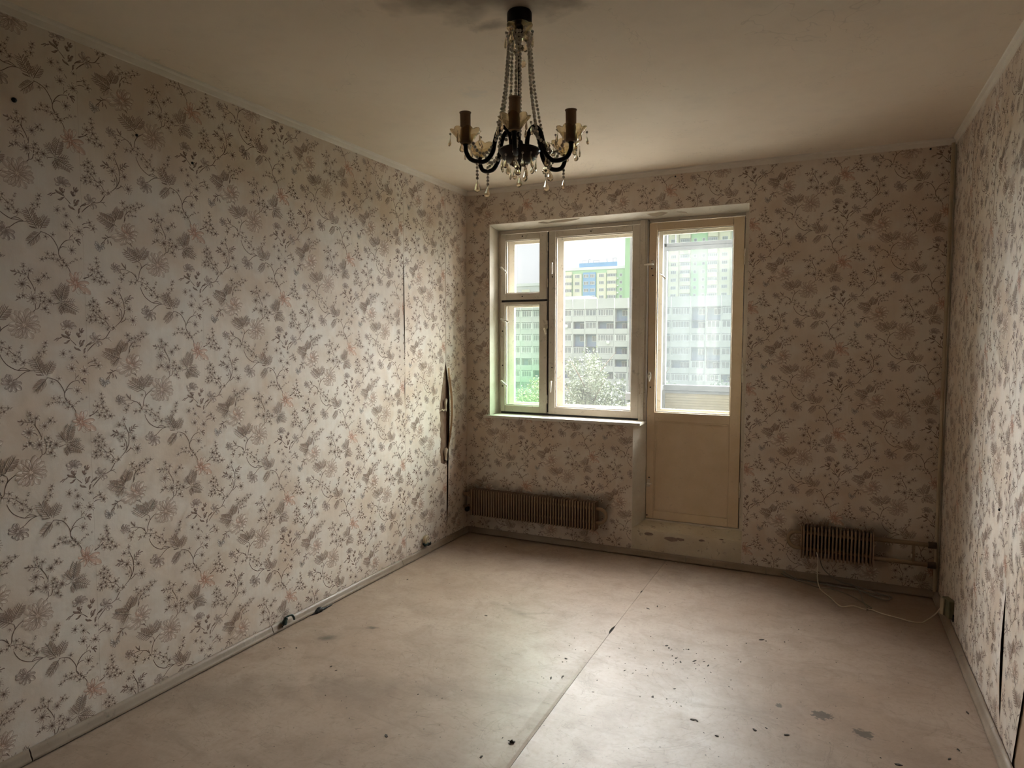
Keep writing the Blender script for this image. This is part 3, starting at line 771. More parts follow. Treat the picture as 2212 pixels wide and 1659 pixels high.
for k in range(0, 10):
    y0 = -.31 - P_ * k      # k = 0 is the corner length
    ph_i = (k - 6) % 2 if k else (0 - 6) % 2
    ystart = -.31 if k == 0 else -.31 - P_ * k
    phase = ph[(5 - k) % 2]
    if k in specials:
        a = dict(specials[k]); me = strip_mesh('wallpaper_length_torn', phase, umin=a.pop('umin', -.0 if k == 0 else .0), **a)
    else: me = base[(5 - k) % 2]
    hang(wall_left, me, (0.0, ystart, 0), pi / 2)
bp = MB().add([(-.004, -.42, .55), (-.004, -.305, .55), (-.004, -.305, 1.4), (-.004, -.42, 1.4)], [(0, 1, 2, 3)]).build('backing_paper', BACKPAPER, wall_left)
bp['label'] = 'brown backing paper laid bare by the tear'
for (yc, z0, z1, w, c) in ((-.327, .985, 1.075, .022, .014), (-.328, .62, .71, .030, .018), (-.36, .99, 1.0, .05, .006)):
    V = []; F = []
    for i in range(7):
        s = i / 6
        for j in range(6):
            a = j / 5; V.append((.004 + c * math.sin(pi * a) * (.6 + .4 * s), yc - w / 2 + w * a + .004 * math.sin(7 * s + a * 2), z0 + (z1 - z0) * s + .006 * math.sin(a * 9)))
    for i in range(6):
        for j in range(5): F.append((i * 6 + j, i * 6 + j + 1, i * 6 + j + 7, i * 6 + j + 6))
    MB().add(V, F).build('torn_flap', TORN, wall_left, 60)
V = []; F = []      # curled brown edge right of the tear
for i in range(25):
    s = i / 24; z = .70 + .60 * s; w = .026 * math.sin(pi * min(1, .12 + .88 * (1 - s))) ** .7
    V += [(.028 * math.sin(pi * s) ** .8, -.303 + .012, z), (.036 * math.sin(pi * s) ** .8 + .004, -.303 + .012 + w * .5, z), (.010, -.300 + .012 + w, z)]
for i in range(24):
    for j in range(2): F.append((i * 3 + j, i * 3 + j + 1, i * 3 + j + 4, i * 3 + j + 3))
MB().add(V, F).build('curled_paper_edge', simple('tan_paper_back', (.36, .21, .10), (.46, .29, .15), 30, .8), wall_left, 60)

# window wall: lengths start at x = .014 + .522k, opening cut out
OX0, OX1, OZ0, OZ1, DX, DZ = .2, 2.055, .918, 2.372, 1.322, .046
for k in range(6):
    x0 = .014 + P_ * k; phase = ph[(k) % 2]
    u1 = min(P_, W - x0)
    holes = [(OX0 - x0, OX1 - x0, OZ0, OZ1), (DX - x0, OX1 - x0, -1, OZ1)]
    cuts = [OX0 - x0, OX1 - x0, DX - x0]
    if x0 > OX1: holes = []; cuts = []
    u0 = -.014 if k == 0 else 0.
    me = strip_mesh('wallpaper_length_cut', phase, u0=u0, u1=u1, umin=u0, umax=min(P_ + .03, W - x0 - .002) if k != 5 else u1 - .002, holes=holes, ucuts=cuts, zcuts=(OZ0, OZ1),
                    off=(lambda u, z, k=k: .0025 * math.exp(-((u - .36) / .008) ** 2) * bumpf(z, .3, 1.0)) if k in (0, 2) else None, nu=8)
    hang(wall_back, me, (x0, 0., 0))
# right wall: local u runs towards the camera
for k in range(-1, 4):
    u0 = .004 + P_ * k; phase = ph[(k + 1) % 2]
    if k == -1: me = strip_mesh('wallpaper_length_cut', phase, u0=P_ - .004, u1=P_, umin=P_ - .004); 
    elif k == 2: me = strip_mesh('wallpaper_length_torn', phase, uR=lambda z: P_ - .001 - .0022 * bumpf(z, .08, .60), off=lambda u, z: .009 * bumpf(z, .08, .60) * math.exp(-(P_ - u) / .03), nu=8, nz=60, umax=P_)
    elif k == 3: me = strip_mesh('wallpaper_length_torn', phase, u0=0., u1=.32, umax=.32, uR=lambda z: (.19 + .33 * (z - .04)) if z < .45 else .325 if z > .45 else .3, nu=6, nz=60)
    else: me = base[(k + 1) % 2]
    hang(wall_right, me, (W, -u0, 0), -pi / 2)

# cornice, skirting
def cove(name, axis, a, b, sgn, at):
    pr = [(0, 0), (.022, 0), (.020, -.008), (.010, -.014), (.006, -.033), (0, -.036)]
    o = MB()
    if axis == 'y': o.prism([(at + sgn * p, H + q) for p, q in pr], 1, a, b)
    else: o.prism([(at + sgn * p, H + q) for p, q in pr], 0, a, b)
    return tag(o.build(name, CORNICE), kind='structure')
cove('trim_1', 'y', -5.35, 0, 1, 0); cove('trim_2', 'y', -1.9, 0, -1, W); cove('trim_3', 'x', 0, W, -1, 0)
SP = [(.0025, .0045), (.026, .0045), (.027, .010), (.024, .016), (.019, .022), (.017, .034), (.010, .043), (.005, .046), (.0025, .046)]
def skirting(name, pieces, fn):
    root = tag(empty(name), kind='structure')
    for a, b in pieces: fn(a, b).build('skirting_length', SKIRT, root, 50, .0008)
    return root
skirting('baseboard_left', [(-5.34, -3.19), (-3.186, -2.05), (-2.047, -.905), (-.902, -.002)], lambda a, b: MB().prism([(p, q) for p, q in SP], 1, a, b))
skirting('baseboard_back', [(.004, 1.70), (1.703, 2.21), (2.213, W - .004)], lambda a, b: MB().prism([(-p, q) for p, q in SP], 0, a, b))
skirting('baseboard_right', [(-1.92, -.003)], lambda a, b: MB().prism([(W - p * 1.15, q) for p, q in SP], 1, a, b))
# ---------------------------------------------------------------- window and balcony door
def bar_frame(b, x0, x1, z0, z1, w, y0, y1, wl=None, wr=None, wt=None, wb_=None):
    wl = wl or w; wr = wr or w; wt = wt or w; wb_ = wb_ or w
    b.box((x0, y0, z0), (x0 + wl, y1, z1)); b.box((x1 - wr, y0, z0), (x1, y1, z1))
    b.box((x0 + wl, y0 + .0006, z1 - wt), (x1 - wr, y1 - .0006, z1)); b.box((x0 + wl, y0 + .0006, z0), (x1 - wr, y1 - .0006, z0 + wb_)); return b
# painted plaster reveals
rv = MB()
rv.prism([(.0, 2.372), (.14, 2.342), (.35, 2.342), (.35, 2.374)], 0, .2, 2.055)          # soffit slopes up towards the room
rv.prism([(.199, .004), (.207, .14), (.207, .35), (.199, .35)], 2, OZ0, 2.372)
rv.prism([(2.056, .004), (2.046, .14), (2.046, .35), (2.056, .35)][::-1], 2, .19, 2.372)
rv.build('reveal', PLASTER, wall_back)
rv = MB().prism([(1.32, .0), (1.32, .35), (1.383, .35), (1.383, .13)][::-1], 2, .04, .917)
rv.build('reveal', PLASTER, wall_back)
th = MB(); V = []; F = []
for i in range(15):
    x = DX + (2.055 - DX) * i / 14
    for (y, z) in ((-.001, .04), (-.003, .10), (-.001, .178), (.006, .190), (.06, .205), (.135, .228), (.2, .228)):
        V.append((x, y + .003 * math.sin(i * 1.7 + z * 30), z + .003 * math.sin(i * 2.3 + y * 40)))
for i in range(14):
    for j in range(6): F.append((i * 7 + j, (i + 1) * 7 + j, (i + 1) * 7 + j + 1, i * 7 + j + 1))
th.add(V, F); o = th.build('threshold', THRESH, wall_back, 40); o['label'] = 'chipped painted threshold below the balcony door'
for (x, z, r) in ((1.60, .150, .045), (1.66, .155, .03), (1.80, .165, .02), (1.44, .165, .035), (1.93, .19, .015)):
    V = [(x + r * random.uniform(.6, 1.1) * math.cos(a) * 1.2, -.0065, z + r * .38 * random.uniform(.6, 1.1) * math.sin(a)) for a in np.linspace(0, 2 * pi, 9)[:-1]]
    MB().add(V + [(a, b + .0015, c) for a, b, c in V], [tuple(range(8)), tuple(range(15, 7, -1))] + [(i, (i + 1) % 8, 8 + (i + 1) % 8, 8 + i) for i in range(8)]).build('bare_patch', simple('bare_cement', (.22, .16, .13), (.30, .22, .18), 30, .9), wall_back)
# peeling flakes of paint along the soffit edge
def flake(pts, dy):
    n = len(pts); V = [(x, -.002 - .004 * ((i * 37) % 5) / 5 - dy, z) for i, (x, z) in enumerate(pts)] + [(x, .002, z + .003) for x, z in pts]
    MB().add(V, [tuple(range(n)), tuple(range(2 * n - 1, n - 1, -1))] + [(i, (i + 1) % n, n + (i + 1) % n, n + i) for i in range(n)]).build('paint_flake', PLASTER, wall_back)
flake([(.60, 2.356), (.64, 2.361), (.70, 2.347), (.67, 2.343)], .001); flake([(.68, 2.350), (.80, 2.344), (.90, 2.354), (.92, 2.362), (.82, 2.364), (.72, 2.360)], .002)
flake([(1.40, 2.354), (1.44, 2.335), (1.50, 2.334), (1.54, 2.350), (1.50, 2.360), (1.45, 2.356)], .003); flake([(1.455, 2.336), (1.47, 2.326), (1.51, 2.340), (1.49, 2.345)], .005); flake([(1.60, 2.352), (1.63, 2.342), (1.67, 2.334), (1.66, 2.344), (1.63, 2.352)], .002)

win = tag(empty('window_1', (0, 0, 0)), kind='structure')
f = MB()
bar_frame(f, .207, 1.345, .934, 2.342, .024, .142, .31, wr=.03)
f.box((.62 - .004, .150, .956), (.62 + .014, .30, 2.32)); f.box((.23, .150, 1.800), (.62, .30, 1.812))
f.build('window_frame', FRAMEP, win, None, .002)
f = MB(); f.box((1.322, .125, .20), (1.372, .31, 2.342)); f.box((1.345, .108, .93), (1.362, .126, 2.335)); f.build('mullion', FRAMEP, win, None, .002)
MB().box((.6158, .146, .952), (.6312, .149, 2.312)).box((.230, .146, 1.7975), (.613, .1495, 1.8125)).box((.230, .138, .936), (1.32, .1415, .951)).build('gap_shade_strip', BLK, win)  # black strips standing in for the shade in the gaps round the casements
SPECS = [('casement', .229, .613, 1.813, 2.312, (.272, .557, 1.863, 2.265), PANE_U), ('casement', .229, .615, .952, 1.797, (.267, .557, 1.002, 1.774), PANE_L), ('casement', .632, 1.321, .949, 2.312, (.685, 1.267, 1.0, 2.265), PANE)]
def glaze(parent, x0, x1, z0, z1, y, m, bead=True):
    MB().box((x0 - .004, y, z0 - .004), (x1 + .004, y + .003, z1 + .004)).build('pane', m, parent)
    if bead:
        b = MB(); w = .007
        for a, c in (((x0, z0), (x0 + w, z1)), ((x1 - w, z0), (x1, z1)), ((x0 + w, z0), (x1 - w, z0 + w)), ((x0 + w, z1 - w), (x1 - w, z1))): b.box((a[0], y - .010, a[1]), (c[0], y - .0005, c[1]))
        b.build('glazing_bead', SILLP, parent)
def casement(sp, parent):
    nm, x0, x1, z0, z1, (a, b, c, d), pm = sp
    m = MB(); y0, y1 = .128, .168
    m.box((x0, y0, z0), (a, y1, z1)); m.box((b, y0, z0), (x1, y1, z1)); m.box((a, y0 + .0008, z0), (b, y1, c)); m.box((a, y0 + .0008, d), (b, y1, z1))
    o = m.build(nm, FRAMEP, parent, None, .003); glaze(o, a, b, c, d, .152, pm)
    m = MB(); y0, y1 = .268, .300      # the outer leaf of the pair
    m.box((x0 + .004, y0, z0 + .006), (a + .012, y1, z1 - .006)); m.box((b - .012, y0, z0 + .006), (x1 - .004, y1, z1 - .006)); m.box((a + .012, y0, z0 + .006), (b - .012, y1, c + .012)); m.box((a + .012, y0, d - .012), (b - .012, y1, z1 - .006))
    q = m.build('outer_casement', SILLP, parent, None, .002); glaze(q, a + .012, b - .012, c + .012, d - .012, .285, PANE_O, False)
    return o
CS = [casement(s, win) for s in SPECS]
def dots(parent, pts, y=.127, r=.0055):
    for x, z in pts: MB().lathe([(r, 0), (r, .002), (r * .4, .0025)], 8).build('screw', SCREW, parent).matrix_local = Matrix.Translation((x, y, z)) @ Matrix.Rotation(pi / 2, 4, 'X')
dots(CS[0], [(.415, 2.290), (.415, 1.838)]); dots(CS[1], [(.248, 1.575), (.248, 1.31), (.247, 1.15)]); dots(CS[2], [(.662, 1.975), (.662, 1.30), (.96, 2.290)])
def lever(parent, x, z, ang, L=.052, m=METAL, label=None, y=.126):
    """window catch: plate with a lever turned by ang (0 hangs down)"""
    R = Matrix.Translation((x, y, z)) @ Matrix.Rotation(ang, 4, 'Y')
    b = MB().box((-.011, -.003, -.026), (.011, .002, .026)); o = b.build('catch_plate', FRAMEP, parent, None, .001); o.location = (x, y, z)
    b = MB().tube([(0, .000, 0), (0, -.016, 0), (0, -.019, -.008), (0, -.021, -L * 1.3)], [.007, .0072, .0078, .0055], 8, smooth=0)
    o = b.build('handle', m, parent, 60); o.matrix_local = R
    if label: o['label'] = label
lever(CS[0], .243, 2.062, -.85, .050); lever(CS[1], .243, 1.668, -1.25, .055); lever(CS[1], .243, 1.19, -.95, .055)
lever(CS[2], .662, 2.075, -.03, .062); lever(CS[2], .660, 1.195, .03, .062); lever(CS[1], .606, 1.592, -.35, .034, HANDLEW)
def hinge(parent, x, z, h=.07, y=.122):
    b = MB().tube([(0, 0, -h / 2), (0, 0, -.002)], .005, 8).tube([(0, 0, .002), (0, 0, h / 2)], .005, 8).tube([(0, 0, h / 2), (0, 0, h / 2 + .006)], .003, 6)
    o = b.build('hinge', FRAMEP, parent, 60); o.location = (x, y, z)
for x, z in ((1.328, 2.07), (1.328, 1.16)): hinge(CS[2], x, z)
for x, z in ((.623, 2.20), (.623, 1.93)): hinge(CS[0], x, z, .06)
for x, z in ((.623, 1.62), (.623, 1.06)): hinge(CS[1], x, z, .06)
b = MB().box((.167, -.030, .917), (1.378, .145, .934)); b.box((.160, -.031, .9145), (1.372, -.026, .9175))
o = b.build('window_sill', SILLP, win, None, .003); o['label'] = 'chipped white window sill board'

door = tag(empty('door_1'), kind='structure')
f = MB(); f.box((1.372, .190, .228), (1.384, .31, 2.342)); f.box((2.019, .135, .228), (2.047, .31, 2.342)); f.box((1.382, .145, 2.322), (2.019, .31, 2.342)); f.box((1.372, .128, .214), (2.047, .31, .236))
f.build('door_frame', FRAMEP, door, None, .002)
MB().box((1.373, .172, .236), (1.3855, .19, 2.32)).box((2.0155, .150, .236), (2.0188, .17, 2.32)).build('gap_shade_strip', BLK, door)  # added dark strips that paint the shadow of the gaps beside the door leaf
x0, x1, z0, z1 = 1.386, 2.015, .240, 2.314; a, b_, c, d_ = 1.440, 1.947, 1.0, 2.262
m = MB(); m.box((x0, .128, z0), (a, .172, z1)); m.box((b_, .128, z0), (x1, .172, z1)); m.box((a, .129, d_), (b_, .172, z1)); m.box((a, .129, .938), (b_, .172, c)); m.box((a, .127, z0), (b_, .172, .300))
leaf = m.build('door_leaf', DOORP, door, None, .003)
glaze(leaf, a, b_, c, d_, .154, PANE_D)
m = MB(); m.box((a, .140, .300), (b_, .165, .938)); m.build('door_panel', DOORP, leaf)
m = MB()
for p, q in (((a, .300), (a + .008, .938)), ((b_ - .008, .300), (b_, .938)), ((a + .008, .930), (b_ - .008, .938))): m.box((p[0], .131, p[1]), (q[0], .140, q[1]))
m.build('panel_moulding', DOORP, leaf, None, .002)
m = MB(); m.box((1.390, .262, .245), (a + .012, .296, 2.312)); m.box((b_ - .012, .262, .245), (2.012, .296, 2.312)); m.box((a + .012, .262, d_ - .012), (b_ - .012, .296, 2.312)); m.box((a + .012, .262, .245), (b_ - .012, .296, c + .012))
q = m.build('outer_door_leaf', SILLP, door, None, .002); glaze(q, a + .012, b_ - .012, c + .012, d_ - .012, .28, PANE_O, False)
lever(leaf, 1.416, 2.030, 1.55, .045, HANDLEW); lever(leaf, 1.404, 1.255, 0, .03, HANDLEW)
MB().tube([(1.398, .116, 1.285), (1.394, .110, 1.265), (1.396, .108, 1.24), (1.404, .112, 1.225), (1.412, .110, 1.24), (1.412, .110, 1.265), (1.405, .112, 1.283)], .0038, 8, smooth=4).build('door_handle', HANDLEW, leaf, 60)
lever(leaf, 1.404, .494, -1.6, .022, HANDLEW); MB().tube([(1.392, .110, .490), (1.402, .106, .486), (1.418, .110, .488)], [.004, .007, .004], 8, smooth=3).build('door_handle', HANDLEW, leaf, 60)
dots(leaf, [(1.408, .534), (1.414, 1.955), (1.408, 2.055), (1.408, 1.175), (1.407, 2.002), (1.396, .262)])
b = MB().tube([(1.455, .150, 1.965), (1.480, .135, 1.950), (1.502, .128, 1.925)], [.003, .005, .004], 8); b.tube([(1.494, .130, 1.944), (1.508, .128, 1.930)], .0028, 6)
q = b.build('bent_hook', METAL, leaf, 60)
for z in (2.05, 1.275, .50): hinge(door, 2.021, z, .10, .124)
hinge(door, 2.021, 1.36, .05, .124)

# ---------------------------------------------------------------- convectors
def convector(name, label, x0, x1, nfin, bend, end_plates):
    root = tag(empty(name, ((x0 + x1) / 2, 0, 0)), label, 'radiator', 'brown convectors under the window wall')
    ox = (x0 + x1) / 2; p = (x1 - x0) / nfin; z0, z1 = .163, .362; yb, yf = -.022, -.094
    hw = p * .5
    pr = [(-hw * .9, yb), (-hw * .85, yb - .006), (-hw * .16, yf + .020), (-hw * .16, yf + .009), (-hw * .50, yf + .003), (-hw * .44, yf), (hw * .44, yf), (hw * .50, yf + .003), (hw * .16, yf + .009), (hw * .16, yf + .020), (hw * .85, yb - .006), (hw * .9, yb)]
    me = MB().prism(pr, 2, z0, z1).mesh('fin', BROWNP, 45)
    for i in range(nfin):
        o = link('fin', me, None, root); o.location = (x0 + p * (i + .5) - ox, random.uniform(-.0012, .0012), random.uniform(-.001, .001)); o.scale = (1, 1, random.uniform(.994, 1.006))
    for x in end_plates:
        MB().box((x - .0035 - ox, yf - .001, z0 - .003), (x + .0035 - ox, -.004, z1 + .002)).build('end_plate', BROWNP, root, None, .001)
    for z in (.315, .215):
        MB().tube([(x0 - .004 - ox, -.055, z), (x1 + .004 - ox, -.055, z)], .0135, 12).build('water_pipe', PIPEP, root, 50)
    xb, s = (x1, 1) if bend > 0 else (x0, -1)
    P = [(xb - ox, -.055, .315)] + [(xb + s * (.030 + .050 * math.sin(t)) - ox, -.055, .265 + .050 * math.cos(t)) for t in np.linspace(0, pi, 13)] + [(xb - ox, -.055, .215)]
    MB().tube(P, .0125, 12).build('return_bend', PIPEP, root, 60)
    return root, ox
r1, ox1 = convector('convector', 'long brown ribbed convector on the wall under the window', .082, 1.072, 47, 1, (.080, 1.076))
for z in (.315, .215):
    MB().tube([(.080 - ox1, -.055, z), (.045 - ox1, -.055, z)], .015, 12).tube([(.055 - ox1, -.055, z), (.040 - ox1, -.055, z)], .021, 8).tube([(.045 - ox1, -.055, z), (.012 - ox1, -.055, z), (.003 - ox1, -.052, z)], .013, 10).build('pipe_union', PIPEP, r1, 40)
MB().tube([(.05 - ox1, -.055, .215), (.05 - ox1, -.085, .208)], .012, 10).tube([(.05 - ox1, -.085, .206), (.05 - ox1, -.097, .204)], .019, 10).build('valve', BLACK, r1, 50)
r2, ox2 = convector('convector', 'short brown ribbed convector right of the balcony door', 2.418, 2.802, 19, -1, (2.416, 2.806))
pr_ = tag(empty('heating_pipes', (2.98, 0, 0)), 'pair of brown heating pipes between short convector and corner', 'pipe')
for z in (.322, .205):
    MB().tube([(2.811 - 2.98, -.05, z), (3.09 - 2.98, -.05, z)], .0135, 12).build('pipe', PIPEP, pr_, 50)
    MB().tube([(3.086 - 2.98, -.05, z), (3.128 - 2.98, -.05, z)], .019, 12).build('pipe_coupling', simple('rust_dark_coupling', (.05, .033, .022), (.08, .055, .035), 40, .6), pr_, 50)
MB().tube([(3.014 - 2.98, -.05, .313), (3.014 - 2.98, -.05, .214)], .0085, 10).build('bypass_pipe', PIPEP, pr_, 50)
MB().tube([(3.005 - 2.98, -.062, .262), (3.004 - 2.98, -.066, .240)], [.003, .004], 6).build('bleed_tap', HANDLEW, pr_, 50)
riser = tag(MB().tube([(3.128, -.034, .048), (3.127, -.034, 1.3), (3.129, -.034, 2.60)], .0095, 12).build('riser_pipe', paint_mat('cream_riser_paint', (.40, .32, .22), (.48, .39, .28), (.16, .10, .06), .5, .5), None, 60), 'thin vertical riser pipe painted cream in the right corner', 'pipe')

# ---------------------------------------------------------------- sockets, stubs, cables
s1 = tag(empty('wall_socket', (0, -.618, .105)), 'round ivory socket hanging loose above the left skirting', 'socket')
Rx = Matrix.Rotation(pi / 2, 4, 'Y') @ Matrix.Rotation(pi / 2, 4, 'Z')
o = MB().lathe([(.026, 0), (.031, .002), (.033, .012), (.031, .020), (.024, .025), (.023, .022), (.001, .022)], 24).build('socket_body', SOCKETP, s1, 40); o.matrix_local = Matrix.Translation((.004, 0, 0)) @ Matrix.Rotation(.12, 4, 'Z') @ Rx
o = MB().lathe([(.018, .020), (.019, .0245), (.0001, .0245)], 20).build('socket_face', SOCKETP, s1, 40); o.matrix_local = Matrix.Translation((.004, 0, 0)) @ Matrix.Rotation(.12, 4, 'Z') @ Rx
for yy in (-.009, .009): MB().lathe([(.0028, 0), (.0028, .0015), (.0001, .0016)], 8).build('pin_hole', BLK, s1).matrix_local = Matrix.Translation((.0288, yy, 0)) @ Rx
MB().tube([(.012, -.026, -.020), (.020, -.018, -.034), (.022, -.002, -.030), (.024, .014, -.028), (.022, .020, -.040)], [.009, .012, .010, .008, .006], 8, smooth=3).build('taped_wire', GREENT, s1, 50)
MB().tube([(.020, -.004, -.036), (.026, .020, -.046), (.027, .036, -.038), (.026, .048, -.026)], [.004, .0035, .008, .003], 8, smooth=3).build('wire_stub', BLK, s1, 50)
s2 = tag(empty('taped_cable_stub', (.02, -1.937, .03)), 'dark green taped cable stub curling over the left skirting', 'cable stub')
MB().tube([(.004, -.050, -.012), (.010, -.046, .002), (.008, -.030, .024), (.008, -.018, .034)], [.003, .014, .011, .005], 8, smooth=4).build('tape_end', GREENT, s2, 50)
MB().tube([(.006, -.030, .030), (.010, -.010, .034), (.012, .010, .030), (.013, .020, .016), (.012, .026, .002)], [.005, .0045, .006, .0065, .006], 8, smooth=4).build('cable', GREENT, s2, 50)
s3 = tag(MB().tube([(.030, -1.775, .004), (.034, -1.745, .010), (.033, -1.722, .014), (.036, -1.69, .008), (.032, -1.62, .004)], [.003, .010, .014, .006, .003], 8, smooth=4).build('rubber_scrap', BLK, None, 50), 'small black rubbery scrap on the floor edge by left skirting', 'scrap')
s4 = tag(empty('socket_box', (W, -.500, .125)), 'drab square socket box hanging off the right wall corner', 'socket')
Rb = Matrix.Rotation(.30, 4, 'Z')
o = MB().box((-.036, -.040, -.045), (-.004, .038, .048)).build('socket_body', DKSOCK, s4, None, .004); o.matrix_local = Rb
o = MB().box((-.044, .012, -.040), (-.036, .036, .046)).build('socket_cover', SOCKETP, s4, None, .002); o.matrix_local = Rb @ Matrix.Rotation(.25, 4, 'Z')
o = MB().box((-.006, -.050, -.055), (.000, .010, -.020)).build('back_box', BLK, s4)

def cable(name, pts, r, m, label, group=None, sm=5):
    o = MB().tube(pts, r, 8, smooth=sm).build(name, m, None, 60); return tag(o, label, 'cable', group)
c1 = [(2.500, -.100, .215), (2.508, -.098, .190), (2.511, -.094, .15), (2.510, -.082, .085), (2.513, -.080, .03), (2.522, -.115, .007), (2.537, -.180, .005)] + [(x, y, .0048) for x, y in ((2.584, -.275), (2.624, -.372), (2.650, -.394), (2.702, -.355), (2.752, -.381), (2.791, -.372), (2.839, -.407), (2.927, -.440), (2.973, -.459), (3.015, -.452), (3.042, -.421))] + [(3.085, -.430, .055), (3.118, -.452, .125)]
cable('telephone_cable', c1, .0032, CABLE1, 'pale thin cable from the short convector across floor to socket box')
flat = lambda L, z=.0038: [(x, y if y < -.034 else -.034, z) for x, y in L]
cable('cable_loop', [(2.301, -.036, .030), (2.330, -.036, .018), (2.37, -.036, .006)] + flat([(2.380, -.045), (2.455, -.086), (2.514, -.125), (2.584, -.119), (2.653, -.154), (2.706, -.206), (2.750, -.270), (2.780, -.317), (2.792, -.346), (2.768, -.383)]), .0034, CABLE2, 'grey cable strand lying furthest from the back skirting')
cable('cable_loop', [(2.310, -.034, .044), (2.36, -.034, .020), (2.42, -.036, .005)] + flat([(2.541, -.069), (2.626, -.087), (2.710, -.070), (2.790, -.111), (2.856, -.112), (2.895, -.115), (2.907, -.142), (2.884, -.184), (2.852, -.190), (2.788, -.156)], .0105), .0032, CABLE2, 'grey cable bent back in a hairpin close to the back skirting')
cable('cable_loop', flat([(2.512, -.040), (2.612, -.105), (2.722, -.110), (2.788, -.156), (2.838, -.196), (2.869, -.217), (2.893, -.190), (2.887, -.140), (2.830, -.114), (2.751, -.061), (2.690, -.040)], .0175), .0030, CABLE2, 'thin grey cable with a rounded loop below the heating pipes')
cable('cable_loop', [(2.52, -.034, .165), (2.538, -.024, .098), (2.583, -.026, .055), (2.645, -.042, .027), (2.697, -.045, .024), (2.723, -.075, .020), (2.744, -.155, .017), (2.748, -.229, .012), (2.758, -.307, .009), (2.772, -.361, .009)], .0030, CABLE2, 'grey cable drooping from behind the convector over the skirting')
# debris
bm = MB()
DEB = [(1.962, -1.292), (1.905, -1.393), (1.953, -1.436), (1.857, -1.298), (1.873, -1.318), (1.926, -1.409), (1.881, -1.481), (2.01, -1.399), (2.076, -1.416), (1.507, -2.354), (1.519, -2.339), (2.095, -1.897), (2.109, -1.897), (2.322, -1.864), (2.361, -1.832), (2.437, -1.846), (1.909, -1.795), (1.966, -1.788), (2.207, -1.314), (2.208, -1.101), (2.295, -1.031), (2.273, -1.025), (2.436, -.815), (2.379, -1.002), (3.01, -1.673), (2.971, -1.752), (2.196, -1.968), (.509, -2.179), (.231, -2.107), (.167, -2.149), (1.45, -2.468), (1.065, -2.512), (1.006, -2.209), (.657, -2.385), (1.455, -1.676), (1.457, -1.639), (1.505, -1.804), (1.425, -1.506), (.887, -1.365), (1.463, -1.838), (1.655, -1.768), (1.662, -.887), (1.702, -.832), (1.58, -.09), (1.592, -.105), (2.803, -1.868), (3.086, -1.366), (.184, -1.092), (.447, -.22)]
def chip(b, x, y, s, asp):
    a = random.uniform(0, pi); c_, s_ = math.cos(a), math.sin(a); n = 5; t = s * .25
    top = [(x + s * asp * math.cos(k * 2 * pi / n) * random.uniform(.6, 1.1) * c_ - s * math.sin(k * 2 * pi / n) * random.uniform(.5, 1) * s_, y + s * asp * math.cos(k * 2 * pi / n) * s_ + s * math.sin(k * 2 * pi / n) * c_, .0006 + t) for k in range(n)]
    b.add(top + [(p, q, .0001) for p, q, r in top], [tuple(range(n))] + [(k, n + k, n + (k + 1) % n, (k + 1) % n) for k in range(n)])
for x, y in DEB:
    chip(bm, x, y, random.uniform(.003, .006), random.uniform(1, 2.6))
    for j in range(random.choice((0, 0, 1, 2))): chip(bm, x + random.gauss(0, .04), y + random.gauss(0, .02), random.uniform(.001, .003), random.uniform(1, 2.5))
for j in range(240): chip(bm, random.uniform(.1, 3.1), random.uniform(-3.2, -.1), random.uniform(.0007, .002), random.uniform(1, 2.5))
for j in range(45): chip(bm, random.gauss(2.0, .22), random.gauss(-1.5, .2), random.uniform(.001, .003), random.uniform(1, 3))
tag(bm.build('floor_crumbs', DEBRIS), 'scattered dark crumbs and grit on the linoleum', 'debris', kind='stuff')
b = MB()
for j in range(14): chip(b, random.gauss(.40, .05), random.gauss(-.14, .04), random.uniform(.001, .003), 1.5)
for j in range(5): chip(b, random.gauss(1.66, .02), -.032 - random.uniform(0, .01), random.uniform(.002, .004), 1.8)
tag(b.build('paint_crumbs', CHIPS), 'tiny pale paint crumbs near the back left corner', 'debris', kind='stuff')
o = tag(MB().tube([(1.505, -2.346, .003), (1.512, -2.343, .006), (1.523, -2.345, .004)], [.003, .006, .002], 6).build('dirt_lump', DEBRIS, None, 50), 'small black lump of dirt left of the lino seam', 'debris')
# nail holes / nails in the walls
for i, (y, z) in enumerate([(-3.135, 2.32), (-2.688, 2.324), (-2.431, 2.275)]):
    MB().ball((.001, y, z), .009 if i == 0 else .006, 7, 4).build('nail_hole', BLK, wall_left)
for x, z in ((1.586, 2.585), (3.024, 2.588), (.149, 2.592), (.033, 2.612)): MB().ball((x, -.001, z), .006, 7, 4).build('nail_hole', BLK, wall_back)
MB().ball((W - .001, -1.413, .851), .006, 7, 4).build('nail_hole', BLK, wall_right)

